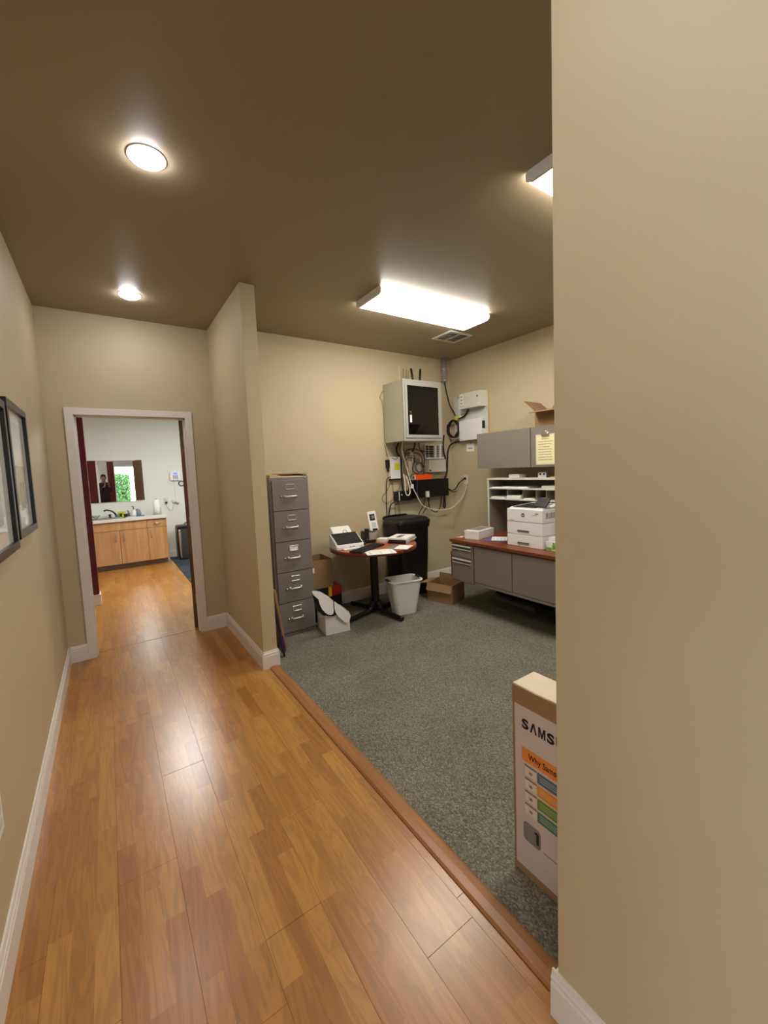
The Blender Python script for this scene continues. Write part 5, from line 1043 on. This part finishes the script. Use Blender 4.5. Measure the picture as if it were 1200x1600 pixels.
# ------------------------------------------------------------------ the photographer, seen only in the kitchen mirror
pr_ = thing('person', 'person in a dark plum jacket holding up a phone, seen in the kitchen mirror', 'person', (-0.09, -0.34, 0.0))
def skinned(name, V, E_, parent, mats, assign, root=0, sub=2):
    me = bpy.data.meshes.new('tmp'); me.from_pydata([v[0] for v in V], E_, [])
    o = bpy.data.objects.new('tmp', me); COL.objects.link(o)
    md = o.modifiers.new('skin', 'SKIN'); md.use_smooth_shade = True
    lay = me.skin_vertices[0].data
    for i, v in enumerate(V):
        r = v[1]; lay[i].radius = r if isinstance(r, tuple) else (r, r); lay[i].use_root = (i == root)
    sd = o.modifiers.new('sub', 'SUBSURF'); sd.levels = sub; sd.render_levels = sub
    dg = bpy.context.evaluated_depsgraph_get(); m2 = bpy.data.meshes.new_from_object(o.evaluated_get(dg))
    bpy.data.objects.remove(o); bpy.data.meshes.remove(me)
    bm = BM(); bm.from_mesh(m2); bpy.data.meshes.remove(m2)
    for f in bm.faces: f.material_index = assign(f.calc_center_median()); f.smooth = True
    return obj(name, bm, mats, parent)
ox, oy = -0.09, -0.34
V = []; E_ = []
def vv(x, y, z, r, link=None):
    V.append(((ox + x, oy + y, z), r))
    if link is not None: E_.append((link, len(V) - 1))
    return len(V) - 1
pel = vv(0, 0, 0.97, (0.16, 0.125)); sp1 = vv(0, 0.0, 1.10, (0.15, 0.115), pel); sp2 = vv(0, 0.0, 1.27, (0.17, 0.12), sp1); ch = vv(0, -0.01, 1.42, (0.165, 0.105), sp2)
nk = vv(0, -0.005, 1.535, 0.055, ch); hb = vv(0, 0.012, 1.60, (0.062, 0.068), nk); hm = vv(0, 0.015, 1.68, (0.074, 0.090), hb); ht = vv(0, 0.005, 1.755, (0.062, 0.078), hm)
ends = []
for s in (-1, 1):
    sh = vv(s * 0.185, -0.01, 1.445, 0.072, ch); el = vv(s * 0.205, 0.07, 1.19, 0.05, sh)
    tx = 0.09 + s * 0.055
    wr = vv(tx, 0.245, 1.40, 0.032, el); pm = vv(tx - s * 0.004, 0.275, 1.44, (0.022, 0.036), wr)
    for k in range(4):
        bz = 1.455 + k * 0.017
        f1 = vv(tx + s * 0.002, 0.292, bz, 0.0095, pm); f2_ = vv(tx - s * 0.016, 0.318, bz + 0.006, 0.0085, f1); vv(tx - s * 0.034, 0.324, bz + 0.008 - 0.002 * k, 0.0075, f2_)
    th = vv(tx - s * 0.020, 0.272, 1.462, 0.011, pm); vv(tx - s * 0.034, 0.285, 1.495, 0.0095, th)
    hp = vv(s * 0.095, 0, 0.90, 0.098, pel); kn = vv(s * 0.105, 0.02, 0.50, 0.062, hp); an = vv(s * 0.11, -0.01, 0.11, 0.043, kn); hl = vv(s * 0.112, 0.0, 0.050, 0.046, an); vv(s * 0.125, 0.15, 0.040, 0.038, hl)
def assign(c):
    x, y, z = c
    if z > 1.515 and abs(x - ox) < 0.14 and y - oy < 0.16: return 0
    if y - oy > 0.225 and z > 1.36: return 0
    if z < 0.10: return 3
    return 1 if z > 0.90 else 2
body = skinned('body', V, E_, pr_, [M_['skin'], M_['jacket'], M_['trousers'], M_['black']], assign)
hc = Vector((ox, oy + 0.008, 1.70))
def ell(c, r, m, name, mn=None, mx_=None, sx=24):
    bm = BM(); bmesh.ops.create_uvsphere(bm, u_segments=sx, v_segments=sx // 2, radius=1.0)
    for v in bm.verts: v.co = Vector((c[0] + v.co.x * r[0], c[1] + v.co.y * r[1], c[2] + v.co.z * r[2]))
    if mn: bmesh.ops.delete(bm, geom=[v for v in bm.verts if not mn(v.co)], context='VERTS')
    for f in bm.faces: f.smooth = True
    return obj(name, bm, m, pr_)
ell((ox, oy - 0.005, 1.725), (0.084, 0.100, 0.095), M_['hair'], 'hair', lambda p: p.z > 1.755 or p.y < oy - 0.02 and p.z > 1.62)
for s in (-1, 1):
    ell((ox + s * 0.031, oy + 0.083, 1.695), (0.012, 0.010, 0.008), M_['white'], 'eye', sx=12)
    ell((ox + s * 0.078, oy + 0.005, 1.675), (0.012, 0.022, 0.032), M_['skin'], 'ear', sx=12)
    bm = BM(); tube(bm, [(ox + s * 0.034 + 0.024 * math.cos(a), oy + 0.102, 1.693 + 0.019 * math.sin(a)) for a in [k * PI / 8 for k in range(16)]], 0.0025, seg=6, smooth=False, closed=True)
    tube(bm, [(ox + s * 0.058, oy + 0.100, 1.697), (ox + s * 0.076, oy + 0.02, 1.697)], 0.0022, seg=6, smooth=False)
    obj('spectacle_rim', bm, M_['black'], pr_)
bm = BM(); prism(bm, [(ox - 0.009, oy + 0.090, 1.700), (ox + 0.009, oy + 0.090, 1.700), (ox + 0.017, oy + 0.088, 1.652), (ox - 0.017, oy + 0.088, 1.652)], (0, 0.012, -0.002)); obj('nose', bm, M_['skin'], pr_)
ell((ox, oy + 0.082, 1.622), (0.025, 0.010, 0.008), mat('lips', (120, 68, 60), 0.5), 'mouth', sx=12)
fm = Matrix.Translation((0, 0, 1.5)) @ R3.to_4x4()
t = thing('mobile_phone', 'dark phone held up in both hands by the person, seen in the mirror', 'phone', (0, 0, 1.5))
obj('case', bx(-0.036, 0.036, -0.024, -0.015, -0.13, 0.018, 0.003, mtx=fm), M_['black'], t)
obj('lens_ring', bx(-0.012, 0.012, -0.0155, -0.0125, -0.012, 0.012, 0.001, 1, mtx=fm), M_['dark'], t)
